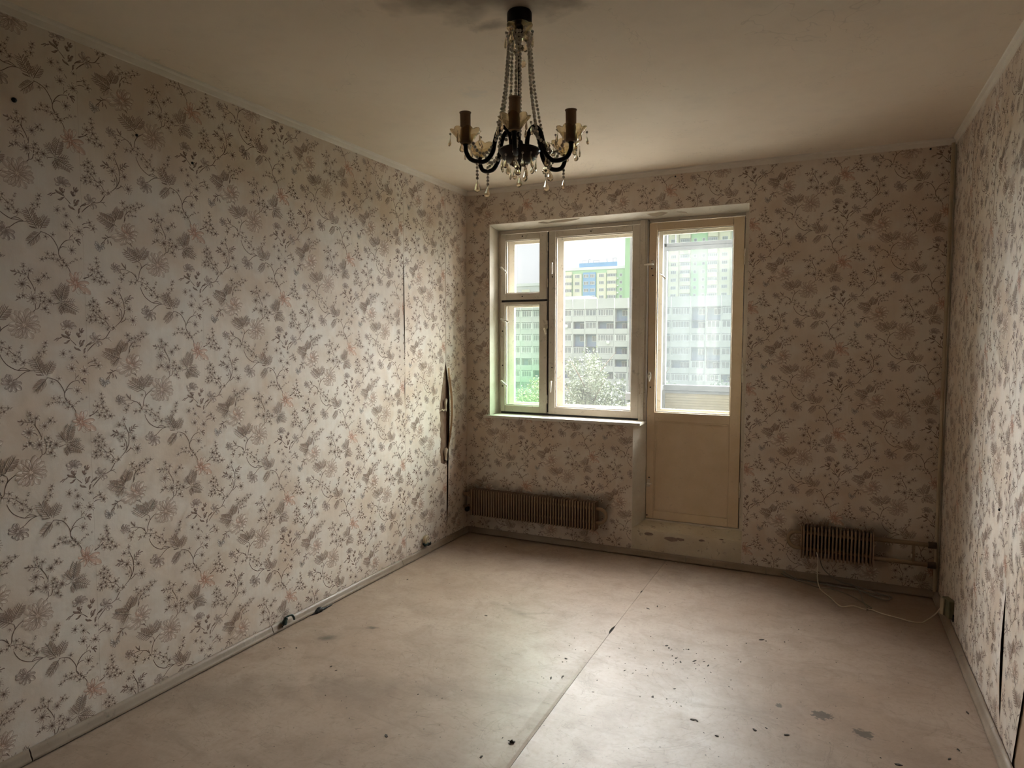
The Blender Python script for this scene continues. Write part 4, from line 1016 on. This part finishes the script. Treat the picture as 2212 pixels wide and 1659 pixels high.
# ---------------------------------------------------------------- chandelier
CX, CY = 1.5405, -2.345
ch = tag(empty('chandelier', (CX, CY, H)), 'dark five-armed chandelier hung with glass beads and drops', 'chandelier')
toc = Vector((.4240, -.9057, 0)); rgt = Vector((.9018, .4319, 0))
zz = lambda h: h      # heights below are measured down from the ceiling
MB().lathe([(.0001, 0), (.040, 0), (.043, -.006), (.043, -.034), (.038, -.042), (.012, -.044)], 28).build('canopy', BLACK, ch, 45)
MB().tube([(0, 0, -.04), (0, 0, -.455)], .0055, 10).build('rod', BLACK, ch, 50)
MB().lathe([(.010, -.044), (.016, -.052), (.018, -.075), (.010, -.088), (.0055, -.09)], 16).build('collar', BLACK, ch, 45)
ZH = -.478      # hub plate
MB().lathe([(.0055, ZH + .045), (.012, ZH + .040), (.016, ZH + .02), (.050, ZH + .014), (.070, ZH + .012), (.074, ZH + .006), (.070, ZH - .001), (.064, ZH - .008), (.058, ZH - .020), (.044, ZH - .031), (.020, ZH - .038), (.010, ZH - .042), (.008, ZH - .050), (.006, ZH - .066), (.0001, ZH - .07)], 32).build('hub', BRONZE, ch, 35)
def cup_fn(np_, amp, lift):
    return lambda r, z, a: (r * (1 + amp * (abs(math.cos(a * np_ / 2)) - .5) * min(1, r / .03)), z + lift * (abs(math.cos(a * np_ / 2))) * min(1, r / .035) ** 2)
def cup_mesh(R=.050, hgt=.040, n=8, name='drip_cup'):
    prof = [(.008, .0), (.016, .002), (.026, .012), (.038, .028), (R, hgt), (R + .001, hgt + .002), (R - .003, hgt + .0035), (.035, .030), (.022, .013), (.009, .005)]
    return MB().lathe(prof, 48, (0, 0, 0), cup_fn(n, .16, .008)).mesh(name, CUPGLASS, 40)
CUP = cup_mesh()
TOPCUP = MB().lathe([(.016, .0), (.022, .010), (.034, .030), (.043, .036), (.045, .032), (.040, .026), (.026, .008), (.018, -.004)], 48, (0, 0, 0), cup_fn(6, .16, .006)).mesh('drip_cup', CUPGLASS, 40)
o = link('top_cup', TOPCUP, None, ch); o.location = (0, 0, -.086)
def drop_mesh(L, Wd, th):
    V = []; F = []; n = 10
    prof = [(0, .05), (.12, .22), (.35, .55), (.6, .92), (.78, 1.), (.92, .72), (1., .12)]
    for j, (s, w) in enumerate(prof):
        for k in range(n):
            a = 2 * pi * k / n; V.append((w * Wd * .5 * math.cos(a), w * th * .5 * math.sin(a), -L * s))
    for j in range(len(prof) - 1):
        for k in range(n): F.append((j * n + k, j * n + (k + 1) % n, (j + 1) * n + (k + 1) % n, (j + 1) * n + k))
    F += [tuple(range(n))[::-1], tuple((len(prof) - 1) * n + k for k in range(n))]
    return MB().add(V, F)
DROPS = [drop_mesh(.031, .020, .009).mesh('crystal_drop', CRYSTAL), drop_mesh(.040, .022, .009).mesh('crystal_drop', CRYSTAL), drop_mesh(.036, .013, .007).mesh('crystal_drop', CRYSTAL)]
BEAD = MB().ball((0, 0, 0), 1, 10, 6)
def bead_chain(pts, r=.0060, step=.0128, name='bead_chain', parent=None, alt=0):
    P = catmull([Vector(p) for p in pts], 10); L = 0; b = MB(); nxt = 0; r = r * 1.22; step = step * 1.05
    for i in range(len(P) - 1):
        s = (P[i + 1] - P[i]).length
        while nxt <= L + s:
            p = P[i].lerp(P[i + 1], (nxt - L) / s if s > 0 else 0); rr = r * (1.25 if alt and int(nxt / step) % alt == 0 else 1)
            b.ball(p, rr, 8, 5); nxt += step
        L += s
    o = b.build(name, BEADG, parent or ch, 60); o['kind'] = 'stuff'
    MB().tube(pts, .0006, 4, smooth=4).build('bead_wire', BLACK, o)
    return o
def drop(p, k=0, link_=.010, face=0, parent=None, bead=True):
    p = Vector(p)
    o = link('crystal_drop', DROPS[k], None, parent or ch); o.location = p - Vector((0, 0, link_ + (.008 if bead else 0))); o.rotation_euler = (random.uniform(-.12, .12), random.uniform(-.12, .12), face)
    b = MB().tube([p, p - Vector((0, 0, link_ + (.008 if bead else 0)))], .0007, 4)
    if bead: b.ball(p - Vector((0, 0, link_ * .6)), .0045, 8, 5)
    b.build('drop_link', BEADG if bead else BLACK, parent or ch, 60)
ARMS = [(-5, 1), (-76, 1), (68, 1), (-130, 0), (119, 0)]
R_ = .190
for ang, candle in ARMS:
    a = math.radians(ang); D = toc * math.cos(a) + rgt * math.sin(a); Z = Vector((0, 0, 1)); az = math.atan2(D.y, D.x)
    A = lambda r, z: D * r + Z * (ZH + z)
    MB().tube([A(.030, .005), A(.030, .035), A(.036, .066), (A(.055, .084)), A(.076, .068), A(.088, .030), A(.096, -.005), A(.118, -.034), A(.146, -.040), A(.174, -.032), A(R_ - .002, -.010), A(R_, .010)], .0078, 10, smooth=5).build('arm', BLACK, ch, 60)
    cp = A(R_, .008)
    MB().lathe([(.0052, 0), (.009, .004), (.010, .008), (.006, .012)], 12, cp).build('cup_holder', BLACK, ch, 45)
    o = link('drip_cup', CUP, None, ch); o.location = cp + Z * .006; o.rotation_euler = (0, 0, az)
    if candle:
        t = Matrix.Rotation(random.uniform(-.05, .05), 4, 'X')
        o = MB().lathe([(.0185, 0), (.0180, .040), (.0182, .100), (.0205, .1020), (.0205, .1045), (.0172, .1045), (.0160, .065), (.0001, .064)], 20).build('candle_sleeve', CANDLE, ch, 40); o.matrix_local = Matrix.Translation(cp + Z * .010) @ t
    for i in range(8):
        b = az + 2 * pi * i / 8 + .1; rad = .054; pt = cp + Vector((rad * math.cos(b), rad * math.sin(b), .040))
        if (i * 7 + int(abs(ang))) % 5 != 0: drop(pt, 2 if i % 2 else 0, .006, b + pi / 2 + random.uniform(-.4, .4), bead=i % 2 == 0)
    # strings from the top cup to this arm
    for off in (-.14, .14):
        b = az + off; top = Vector((.036 * math.cos(b), .036 * math.sin(b), -.078)); E_ = A(.070 if off < 0 else .088, .058 if off < 0 else .032) + Vector((-D.y, D.x, 0)) * (.010 if off > 0 else -.010)
        mid = top.lerp(E_, .5) - Vector((D.x, D.y, 0)) * .008 - Z * .004
        bead_chain([top, top.lerp(mid, .5) - Z * .002, mid, mid.lerp(E_, .55) - Vector((D.x, D.y, 0)) * .002, E_], .0054 if off < 0 else .0048, .0130)
    # swag from arm to cup and down towards the hub
    bead_chain([A(.086, .034), A(.105, .004), A(.128, -.012), A(.150, -.002), A(.166, .024)], .0050, .0122)
    q = A(.128, -.012); 
drop_len = {1: [(-76, .118, -.048, 0), (-130, .120, -.045, 1)], }
for ang, r, z, n, k in ((-76, .150, -.044, 4, 1), (-130, .150, -.046, 3, 1), (68, .112, -.020, 3, 1), (119, .185, -.010, 4, 2), (-5, .110, -.030, 1, 0)):
    a = math.radians(ang); D = toc * math.cos(a) + rgt * math.sin(a); p = D * r + Vector((0, 0, ZH + z))
    L = .012 * n + .006; bead_chain([p + Vector((0, 0, .02)), p, p - Vector((0, 0, L))], .0046, .0115); drop(p - Vector((0, 0, L)), k, .006, math.atan2(rgt.y, rgt.x), bead=False)
# rosettes and the longest pendant on the right
ROS = MB().lathe([(.0001, -.004), (.007, -.004), (.0115, -.001), (.0115, .001), (.007, .004), (.0001, .004)], 32, (0, 0, 0), lambda r, z, a: (r * (1 + .22 * abs(math.cos(4 * a))), z)).mesh('rosette', CRYSTAL, 40)
def rosette(p):
    o = link('rosette', ROS, None, ch); o.matrix_local = Matrix.Translation(p) @ Matrix.Rotation(math.atan2(toc.y, toc.x), 4, 'Z') @ Matrix.Rotation(pi / 2, 4, 'Y')
E1 = rgt * .094 + toc * .04 + Vector((0, 0, ZH + .018))
bead_chain([rgt * .045 + toc * .03 + Vector((0, 0, ZH + .075)), rgt * .068 + toc * .035 + Vector((0, 0, ZH + .040)), E1], .0052, .0125)
rosette(E1 - Vector((0, 0, .004))); drop(E1 - Vector((0, 0, .014)), 1, .014, math.atan2(rgt.y, rgt.x))
E2 = E1 + toc * -.06 + rgt * .0 - Vector((0, 0, .075)); rosette(E2); drop(E2 - Vector((0, 0, .010)), 1, .014, math.atan2(rgt.y, rgt.x)); bead_chain([E2, E2 + rgt * .02 + Vector((0, 0, .02)), E2 + rgt * .035 + Vector((0, 0, .05))], .004, .012)
for b, h in ((-.2, -.150), (.1, -.138), (2.8, -.16)): rosette(toc * .038 * math.cos(b) + rgt * .034 * math.sin(b) + Vector((0, 0, h)))
# drops round the top cup and the hub
for i in range(6):
    b = i * pi / 3 + .35; drop((.047 * math.cos(b), .047 * math.sin(b), -.062), 1, .010, b + pi / 2); 
for i in range(6):
    b = i * pi / 3 + .35; c2 = b + pi / 3; p0 = Vector((.044 * math.cos(b), .044 * math.sin(b), -.066)); p1 = Vector((.044 * math.cos(c2), .044 * math.sin(c2), -.066))
    if i % 2 == 0: bead_chain([p0, p0.lerp(p1, .25) - Vector((0, 0, .038)), p0.lerp(p1, .5) - Vector((0, 0, .050)), p0.lerp(p1, .75) - Vector((0, 0, .038)), p1], .0040, .0105)
for i in range(12):
    b = i * pi / 6 + .1; drop((.061 * math.cos(b), .061 * math.sin(b), ZH - .004), i % 2, .012 if i % 2 else .020, b + pi / 2 + random.uniform(-.5, .5))
for i in range(5):
    b = i * 2 * pi / 5; drop((.030 * math.cos(b), .030 * math.sin(b), ZH - .036), i % 2, .010, b + pi / 2)
drop((0, 0, ZH - .068), 1, .004, 0)
bead_chain([rgt * -.050 + Vector((0, 0, ZH - .012)), rgt * -.085 + Vector((0, 0, ZH - .030)), rgt * -.118 - toc * .04 + Vector((0, 0, ZH - .048))], .0046, .0135)
# ---------------------------------------------------------------- outside: our own balcony beyond the door
ALU = simple('grey_balcony_metal', (.085, .092, .10), (.11, .118, .125), 20, .6)
CORR = simple('weathered_ribbed_panel', (.14, .125, .088), (.17, .15, .105), 9, .7)
bal = tag(empty('balcony', (1.8, .95, 0)), 'glazed balcony with ribbed parapet outside the door', 'balcony', )
BX0, BX1, BY0, BY1 = 1.150, 3.6, .40, 1.58
def bb(name, a, c, m, bev=0): o = MB().box((a[0] - 1.8, a[1] - .95, a[2]), (c[0] - 1.8, c[1] - .95, c[2])).build(name, m, bal, None, bev); return o
bb('balcony_floor', (BX0, .36, -.15), (BX1, BY1, -.01), ALU)
bb('top_rail', (BX0, BY1 - .06, 1.055), (BX1, BY1, 1.105), ALU, .002); bb('top_rail', (BX0, BY1 - .045, 1.03), (BX1, BY1 - .02, 1.052), ALU)
bb('transom', (BX0, BY1 - .06, 2.305), (BX1, BY1 - .03, 2.337), ALU, .002); bb('transom', (BX0, BY1 - .05, 2.339), (BX1, BY1 - .01, 2.372), ALU, .002)
bb('corner_post', (BX0, BY1 - .05, -.01), (BX0 + .045, BY1, 2.62), ALU, .002); bb('corner_post', (BX1 - .045, BY1 - .05, -.01), (BX1, BY1, 2.62), ALU, .002)
bb('side_post', (BX0 - .005, .50, 1.10), (BX0 + .035, .575, 2.62), ALU, .002); bb('glazing_bar', (1.262, BY1 - .03, 2.372), (1.268, BY1 - .02, 2.62), ALU)
bb('side_rail', (BX0, .40, 1.055), (BX0 + .04, BY1 - .05, 1.105), ALU, .002); bb('head_rail', (BX0, BY1 - .05, 2.62), (BX1, BY1, 2.66), ALU); bb('side_head', (BX0, .40, 2.62), (BX0 + .04, BY1 - .05, 2.66), ALU)
n = 44
for nm, side in (('ribbed_panel', 0), ('ribbed_panel', 1)):
    V = []; F = []
    for i in range(n * 2 + 1):
        z = .0 + 1.03 * i / (n * 2); dd = .0022 if i % 2 else 0
        V += ([(BX0 + .04 - 1.8, BY1 - .035 - dd - .95, z), (BX1 - .04 - 1.8, BY1 - .035 - dd - .95, z)] if not side else [(BX0 + .012 + dd - 1.8, .40 - .95, z), (BX0 + .012 + dd - 1.8, BY1 - .05 - .95, z)])
    for i in range(n * 2): F.append((2 * i, 2 * i + 1, 2 * i + 3, 2 * i + 2))
    MB().add(V, F).build(nm, CORR, bal, 20)
bb('balcony_pane', (BX0 + .045, BY1 - .042, 1.105), (BX1 - .045, BY1 - .038, 2.305), PANE_B)

# ---------------------------------------------------------------- housing blocks across the yard
def flat(name, c1, c2=None, sc_=.15): return simple(name, c1, c2, sc_, .85, spec=.15)
CONC = flat('pale_concrete', (.36, .37, .37), (.42, .43, .425)); CONCB = flat('blue_painted_concrete', (.22, .28, .36), (.25, .31, .39)); GREYD = flat('dark_grey_slab', (.18, .19, .20))  # GREYD is one even dark grey for slabs and roof racks
WFR = flat('white_window_frame', (.50, .51, .51)); WGL = simple('window_glass_far', (.13, .15, .165), (.20, .20, .195), .7, .3); CREAM = flat('cream_panel', (.46, .445, .35), (.50, .48, .38)); GRN = flat('green_panel', (.28, .41, .255), (.31, .44, .28)); GRN2 = flat('pale_green_panel', (.42, .52, .42)); BLU = flat('bright_blue_panel', (.14, .26, .42), (.16, .29, .45))
GZ = -15.0
def win_mesh(w, h, n, tilt=0):
    """frame with n lights, panes set back"""
    f = MB(); t = .10
    f.box((0, -.06, 0), (w, .06, t)); f.box((0, -.06, h - t), (w, .06, h))
    for i in range(n + 1):
        x = (w - t) * i / n; f.box((x, -.06, t), (x + t, .06, h - t))
    g = MB(); g.box((t * .5, .0, t * .5), (w - t * .5, .03, h - t * .5))
    return f.mesh('window', WFR), g.mesh('pane', WGL)
WIN = {k: win_mesh(*k) for k in ((2.9, 1.45, 4), (2.5, 1.45, 4), (3.7, 1.45, 6), (2.6, 1.45, 3), (1.5, 1.35, 2), (1.1, 1.2, 1), (2.0, 1.3, 3), (3.4, 1.2, 5), (1.2, 1.2, 2))}
def put_window(root, key, x, y, z):
    o = link('window', WIN[key][0], None, root); o.location = (x, y, z); p = link('pane', WIN[key][1], None, o)
def part_box(root, name, a, c, m): return MB().box(a, c).build(name, m, root)
def panel(root, name, a, c, m): return part_box(root, name, a, c, m)

YN = 143.0
nb = tag(empty('apartment_building', (-42, YN, GZ)), 'white and blue panel apartment block with glazed balconies facing the window', 'building')
def L(x, y, z): return (x + 42, y - YN, z - GZ)
cols = [-70.9]; pat = [3.1, 3.1, 3.1, 4.1, 3.2]
xs = [-55.5]
for w_ in (3.2, 3.0, 3.0, 4.1, 3.2, 3.2, 3.4, 3.1, 4.2, 3.2, 3.2, 3.0, 3.1): xs.append(xs[-1] + w_)
left = []
x = -55.5
for w_ in (3.0, 4.1, 3.1, 3.1, 3.2, 4.1): x -= w_; left.append(x)
xs = left[::-1] + xs
X0, X1 = xs[0], xs[-1]
panel(nb, 'rear_wall', L(X0, YN + 1.3, GZ), L(X1, YN + 12, 9.0), CONCB)
for i, x in enumerate(xs): panel(nb, 'partition', L(x - .16, YN - .02, GZ), L(x + .16, YN + 1.3, 9.0), CONC)
for i in range(len(xs) - 1):
    s = .35 if x else .35
    panel(nb, 'parapet_panel', L(xs[i] + .05, YN - .15, 8.95), L(xs[i + 1] - .05, YN + .1, 11.25), CONC)
panel(nb, 'roof_slab', L(X0, YN + .1, 8.7), L(X1, YN + 12, 9.0), GREYD)
panel(nb, 'stair_head', L(-58.5, YN + 3, 9.0), L(-49.5, YN + 9, 12.2), CONC)
kinds = {}
rr = random.Random(11)
for r in range(9):
    zb_ = 8.95 - 2.9 * (r + 1)
    for i in range(len(xs) - 1):
        xa, xb = xs[i] + .16, xs[i + 1] - .16; w = xb - xa
        col = i - 6      # 0 is the first column seen in the wide casement
        openv = (col, r) in ((4, 0), (1, 1), (3, 1), (4, 1), (1, 2), (2, 2), (2, 3), (4, 3), (5, 0), (9, 0), (10, 0), (9, 1), (7, 2), (6, 2), (9, 3), (10, 3), (6, 3)) or (r > 3 and rr.random() < .3)
        full = (col, r) in ((4, 0), (1, 2), (2, 2), (9, 0), (10, 0), (9, 3), (10, 3))
        if not full: panel(nb, 'balcony_parapet', L(xa, YN - .1, zb_ + .02), L(xb, YN + .05, zb_ + 1.22), CONC)
        panel(nb, 'floor_slab', L(xa, YN - .05, zb_ - .12), L(xb, YN + 1.3, zb_), GREYD)
        if openv:
            put_window(nb, (1.5, 1.35, 2) if w < 3.4 else (2.0, 1.3, 3), *L(xa + w * .45, YN + 1.24, zb_ + 1.15))
        else:
            k = (3.7, 1.45, 6) if w > 3.4 else rr.choice([(2.6, 1.45, 3), (2.5, 1.45, 4)])
            put_window(nb, k, *L((xa + xb) / 2 - k[0] / 2, YN, zb_ + 1.28)); panel(nb, 'side_fill', L(xa, YN + .02, zb_ + 1.25), L(xb, YN + .04, zb_ + 1.30), WFR)
            if w - k[0] > .25:
                panel(nb, 'side_fill', L(xa, YN - .01, zb_ + 1.25), L((xa + xb) / 2 - k[0] / 2, YN + .05, zb_ + 2.75), WFR)
                panel(nb, 'side_fill', L((xa + xb) / 2 + k[0] / 2, YN - .01, zb_ + 1.25), L(xb, YN + .05, zb_ + 2.75), WFR)
for x, z in ((-43.6, 1.2), (-53.8, 5.0), (-52.6, -6.0)): o = MB().lathe([(.45, 0), (.40, -.10), (.0001, -.16)], 14).build('satellite_dish', WFR, nb); o.matrix_local = Matrix.Translation(L(x, YN - .35, z)) @ Matrix.Rotation(-pi / 2, 4, 'X')

YF = 246.0
def far_block(label, x0, x1, top, colsF, rows, base):
    root = tag(empty('apartment_building', ((x0 + x1) / 2, YF, GZ)), label, 'building'); ox = (x0 + x1) / 2
    K = lambda x, y, z: (x - ox, y - YF, z - GZ)
    panel(root, 'wall', K(x0, YF + .4, GZ), K(x1, YF + 14, top), base)
    panel(root, 'cornice_band', K(x0, YF + .2, top - .2), K(x1, YF + 14.2, top + .9), WFR)
    for kind, a, b in colsF:
        w = b - a
        if kind == 'bay':
            panel(root, 'cream_bay', K(a, YF, GZ), K(b, YF + .4, top - 1.6), CREAM)
            for z in rows: put_window(root, (2.0, 1.3, 3), *K((a + b) / 2 - 1.0, YF - .02, z))
        elif kind == 'blue':
            panel(root, 'blue_bay', K(a, YF - .1, GZ), K(b, YF + .4, top - 1.2), BLU)
            for z in rows:
                if w > 3: put_window(root, (2.0, 1.3, 3), *K(a + .3, YF - .12, z)); put_window(root, (2.0, 1.3, 3), *K(b - 2.3, YF - .12, z))
        elif kind == 'loggia':
            for z in rows:
                put_window(root, (3.4, 1.2, 5), *K((a + b) / 2 - 1.7, YF - .45, z))
                o = MB().prism([((a - ox), .4), (a - ox, -.35), (a - ox + w * .2, -.55), (b - ox - w * .2, -.55), (b - ox, -.35), (b - ox, .4)], 2, z - 1.5 - GZ, z - GZ).build('balcony_front', CREAM, root)
            MB().prism([((a - ox), .4), (a - ox, -.35), (a - ox + w * .2, -.55), (b - ox - w * .2, -.55), (b - ox, -.35), (b - ox, .4)], 2, rows[0] + 1.25 - GZ, rows[0] + 2.6 - GZ).build('balcony_front', CREAM, root)
        elif kind == 'small':
            for z in rows: put_window(root, (1.1, 1.2, 1), *K((a + b) / 2 - .55, YF + .36, z)); panel(root, 'air_conditioner', K((a + b) / 2 - 1.5, YF, z - .9), K((a + b) / 2 - .8, YF + .4, z - .4), WFR)
        elif kind == 'green':
            panel(root, 'green_bay', K(a, YF + .2, GZ), K(b, YF + .4, top), GRN)
            for z in rows: put_window(root, (1.1, 1.2, 1), *K(a + .9, YF + .16, z)); put_window(root, (1.1, 1.2, 1), *K(b - 1.9, YF + .16, z))
    return root
rowsB = [26.35 - 2.76 * i for i in range(15)]
fb = far_block('green and cream apartment tower with blue stripe seen beyond the panel block', -104.9, -69.4, 29.6, [('small', -98.2, -95.2), ('loggia', -94.6, -91.0), ('bay', -90.6, -87.0), ('blue', -86.4, -81.2), ('bay', -80.7, -77.0), ('loggia', -76.6, -72.8), ('small', -72.4, -70.0), ('bay', -103.5, -99.5)], rowsB, GRN)
K = lambda x, y, z: (x + 87.15, y - YF, z - GZ)
panel(fb, 'roof_house', K(-88.4, YF + 1, 30.5), K(-72.9, YF + 8, 32.2), BLU)
for x, w, h in ((-87.5, 2.6, 1.0), (-84.8, .6, 1.4), (-83, 2.4, .9), (-77.6, .4, 1.2), (-74.9, 1.2, 1.5)):
    b = MB()
    for xx in (x, x + w): b.box(K(xx, YF + 2, 32.2), K(xx + .15, YF + 2.15, 32.2 + h))
    b.box(K(x, YF + 2, 32.2 + h), K(x + w + .15, YF + 2.15, 32.32 + h)); b.build('roof_rack', GREYD, fb)
rowsC = [26.3 + 2.87 * 6 - 2.87 * i for i in range(21)]
far_block('tall cream and green apartment tower seen through the balcony door', -69.3, -22.0, 52.0, [('blue', -55.0, -53.1), ('bay', -52.9, -49.2), ('loggia', -48.7, -44.9), ('green', -44.7, -38.9), ('loggia', -38.7, -35.3), ('bay', -34.6, -31.0), ('blue', -30.2, -27.0), ('bay', -60.5, -57), ('small', -63, -61)], rowsC, GRN2 if False else CREAM)
o = bpy.data.objects
gp = MB().box((-69.35 - (-45.65), -.5, 0), (-64.5 + 45.65, .3, 66.5)).build('green_pier', GRN, [c for c in COL.objects if c.get('label', '').startswith('tall cream')][0])
far_block('low grey green apartment block seen through the upper left vent pane', -140, -105.2, 24.2, [('bay', -118.5, -115), ('bay', -113, -109.5)], [18.5, 15.7, 12.9], CONC)

# yard, lawn and trees
yard = tag(MB().box((-400, 46, GZ - .5), (300, 420, GZ)).build('ground', simple('autumn_lawn', (.05, .08, .03), (.08, .10, .045), .2, .95)), kind='structure')
tag(MB().box((-400, 3, GZ - .5), (300, 46, GZ)).build('bounce_pavement', simple('pale_bounce_paving', (.50, .48, .43), (.56, .54, .49), .2, .95)), kind='structure')  # unseen paving, added pale to bounce daylight up to the ceiling
LEAFG = simple('willow_leaves', (.10, .13, .085), (.17, .20, .135), .8, .8); LEAFY = simple('yellowing_leaves', (.19, .19, .085), (.25, .23, .11), .7, .8); LEAFD_ = simple('green_leaves', (.06, .11, .055), (.10, .16, .08), .6, .8); BARK = simple('bark', (.10, .08, .06), (.15, .12, .09), 3, .9)
def tree(label, x, y, top, rx, rz, m, n, leaf, seed, group=None):
    R = np.random.default_rng(seed); root = tag(empty('tree', (x, y, GZ)), label, 'tree', group); h = top - GZ
    b = MB().tube([(0, 0, 0), (.1, 0, h * .4), (0, .1, h * .8)], [.28, .20, .07], 7)
    for i in range(9):
        a = i * 2.4; z = h * (.35 + .05 * i); b.tube([(0, 0, z), (rx * .45 * math.cos(a), rx * .45 * math.sin(a), z + h * .14), (rx * .75 * math.cos(a), rx * .75 * math.sin(a), z + h * .22)], [.10, .06, .02], 5)
    b.build('trunk', BARK, root, 60)
    nc = 70; cc = R.normal(size=(nc, 3)); cc /= np.linalg.norm(cc, axis=1)[:, None]; cc *= (R.random((nc, 1)) ** .45); cc *= np.array([rx, rx, rz]); cc[:, 2] += h - rz * 1.02
    idx = R.integers(0, nc, n); P = cc[idx] + R.normal(size=(n, 3)) * np.array([rx * .13, rx * .13, rz * .10])
    A = R.normal(size=(n, 3)); A /= np.linalg.norm(A, axis=1)[:, None]; B = np.cross(A, R.normal(size=(n, 3))); B /= np.linalg.norm(B, axis=1)[:, None]
    s = leaf * (.6 + .8 * R.random((n, 1)))
    V = np.stack([P - A * s, P + B * s * .4, P + A * s, P - B * s * .4], 1).reshape(-1, 3)
    me = bpy.data.meshes.new('foliage'); me.vertices.add(4 * n); me.vertices.foreach_set('co', V.astype(np.float32).ravel()); me.loops.add(4 * n); me.loops.foreach_set('vertex_index', np.arange(4 * n, dtype=np.int32)); me.polygons.add(n); me.polygons.foreach_set('loop_start', np.arange(n, dtype=np.int32) * 4); me.update(calc_edges=True); me.materials.append(m)
    o = link('foliage', me, None, root); o['kind'] = 'stuff'; return root
tree('large grey green tree right of centre in the wide casement', -18.9, 58, .9, 3.4, 5.5, LEAFG, 9000, .17, 1)
tree('yellowing bushy tree low at the left of the wide casement', -25.8, 62, -2.7, 3.0, 4.0, LEAFY, 6000, .16, 2)
tree('low yellow tree in front of the large grey green tree', -18.5, 48, -5.0, 2.6, 3.0, LEAFY, 5000, .15, 3)
tree('bright green tree filling the foot of the lower left pane', -32.9, 63, -3.6, 3.6, 6.0, LEAFD_, 8000, .18, 4)
tree('hazy tree low behind the balcony rail on the left', -12.6, 58, -.2, 2.3, 6.0, LEAFG, 6000, .18, 5)
tree('hazy broad tree low behind the balcony rail on the right', -6.6, 67, -2.5, 3.2, 6.0, LEAFD_, 6000, .18, 6)
tree('dark green tree beyond the bushy yellow one', -28.0, 74, -4.0, 3.3, 5.0, LEAFD_, 6000, .18, 7)
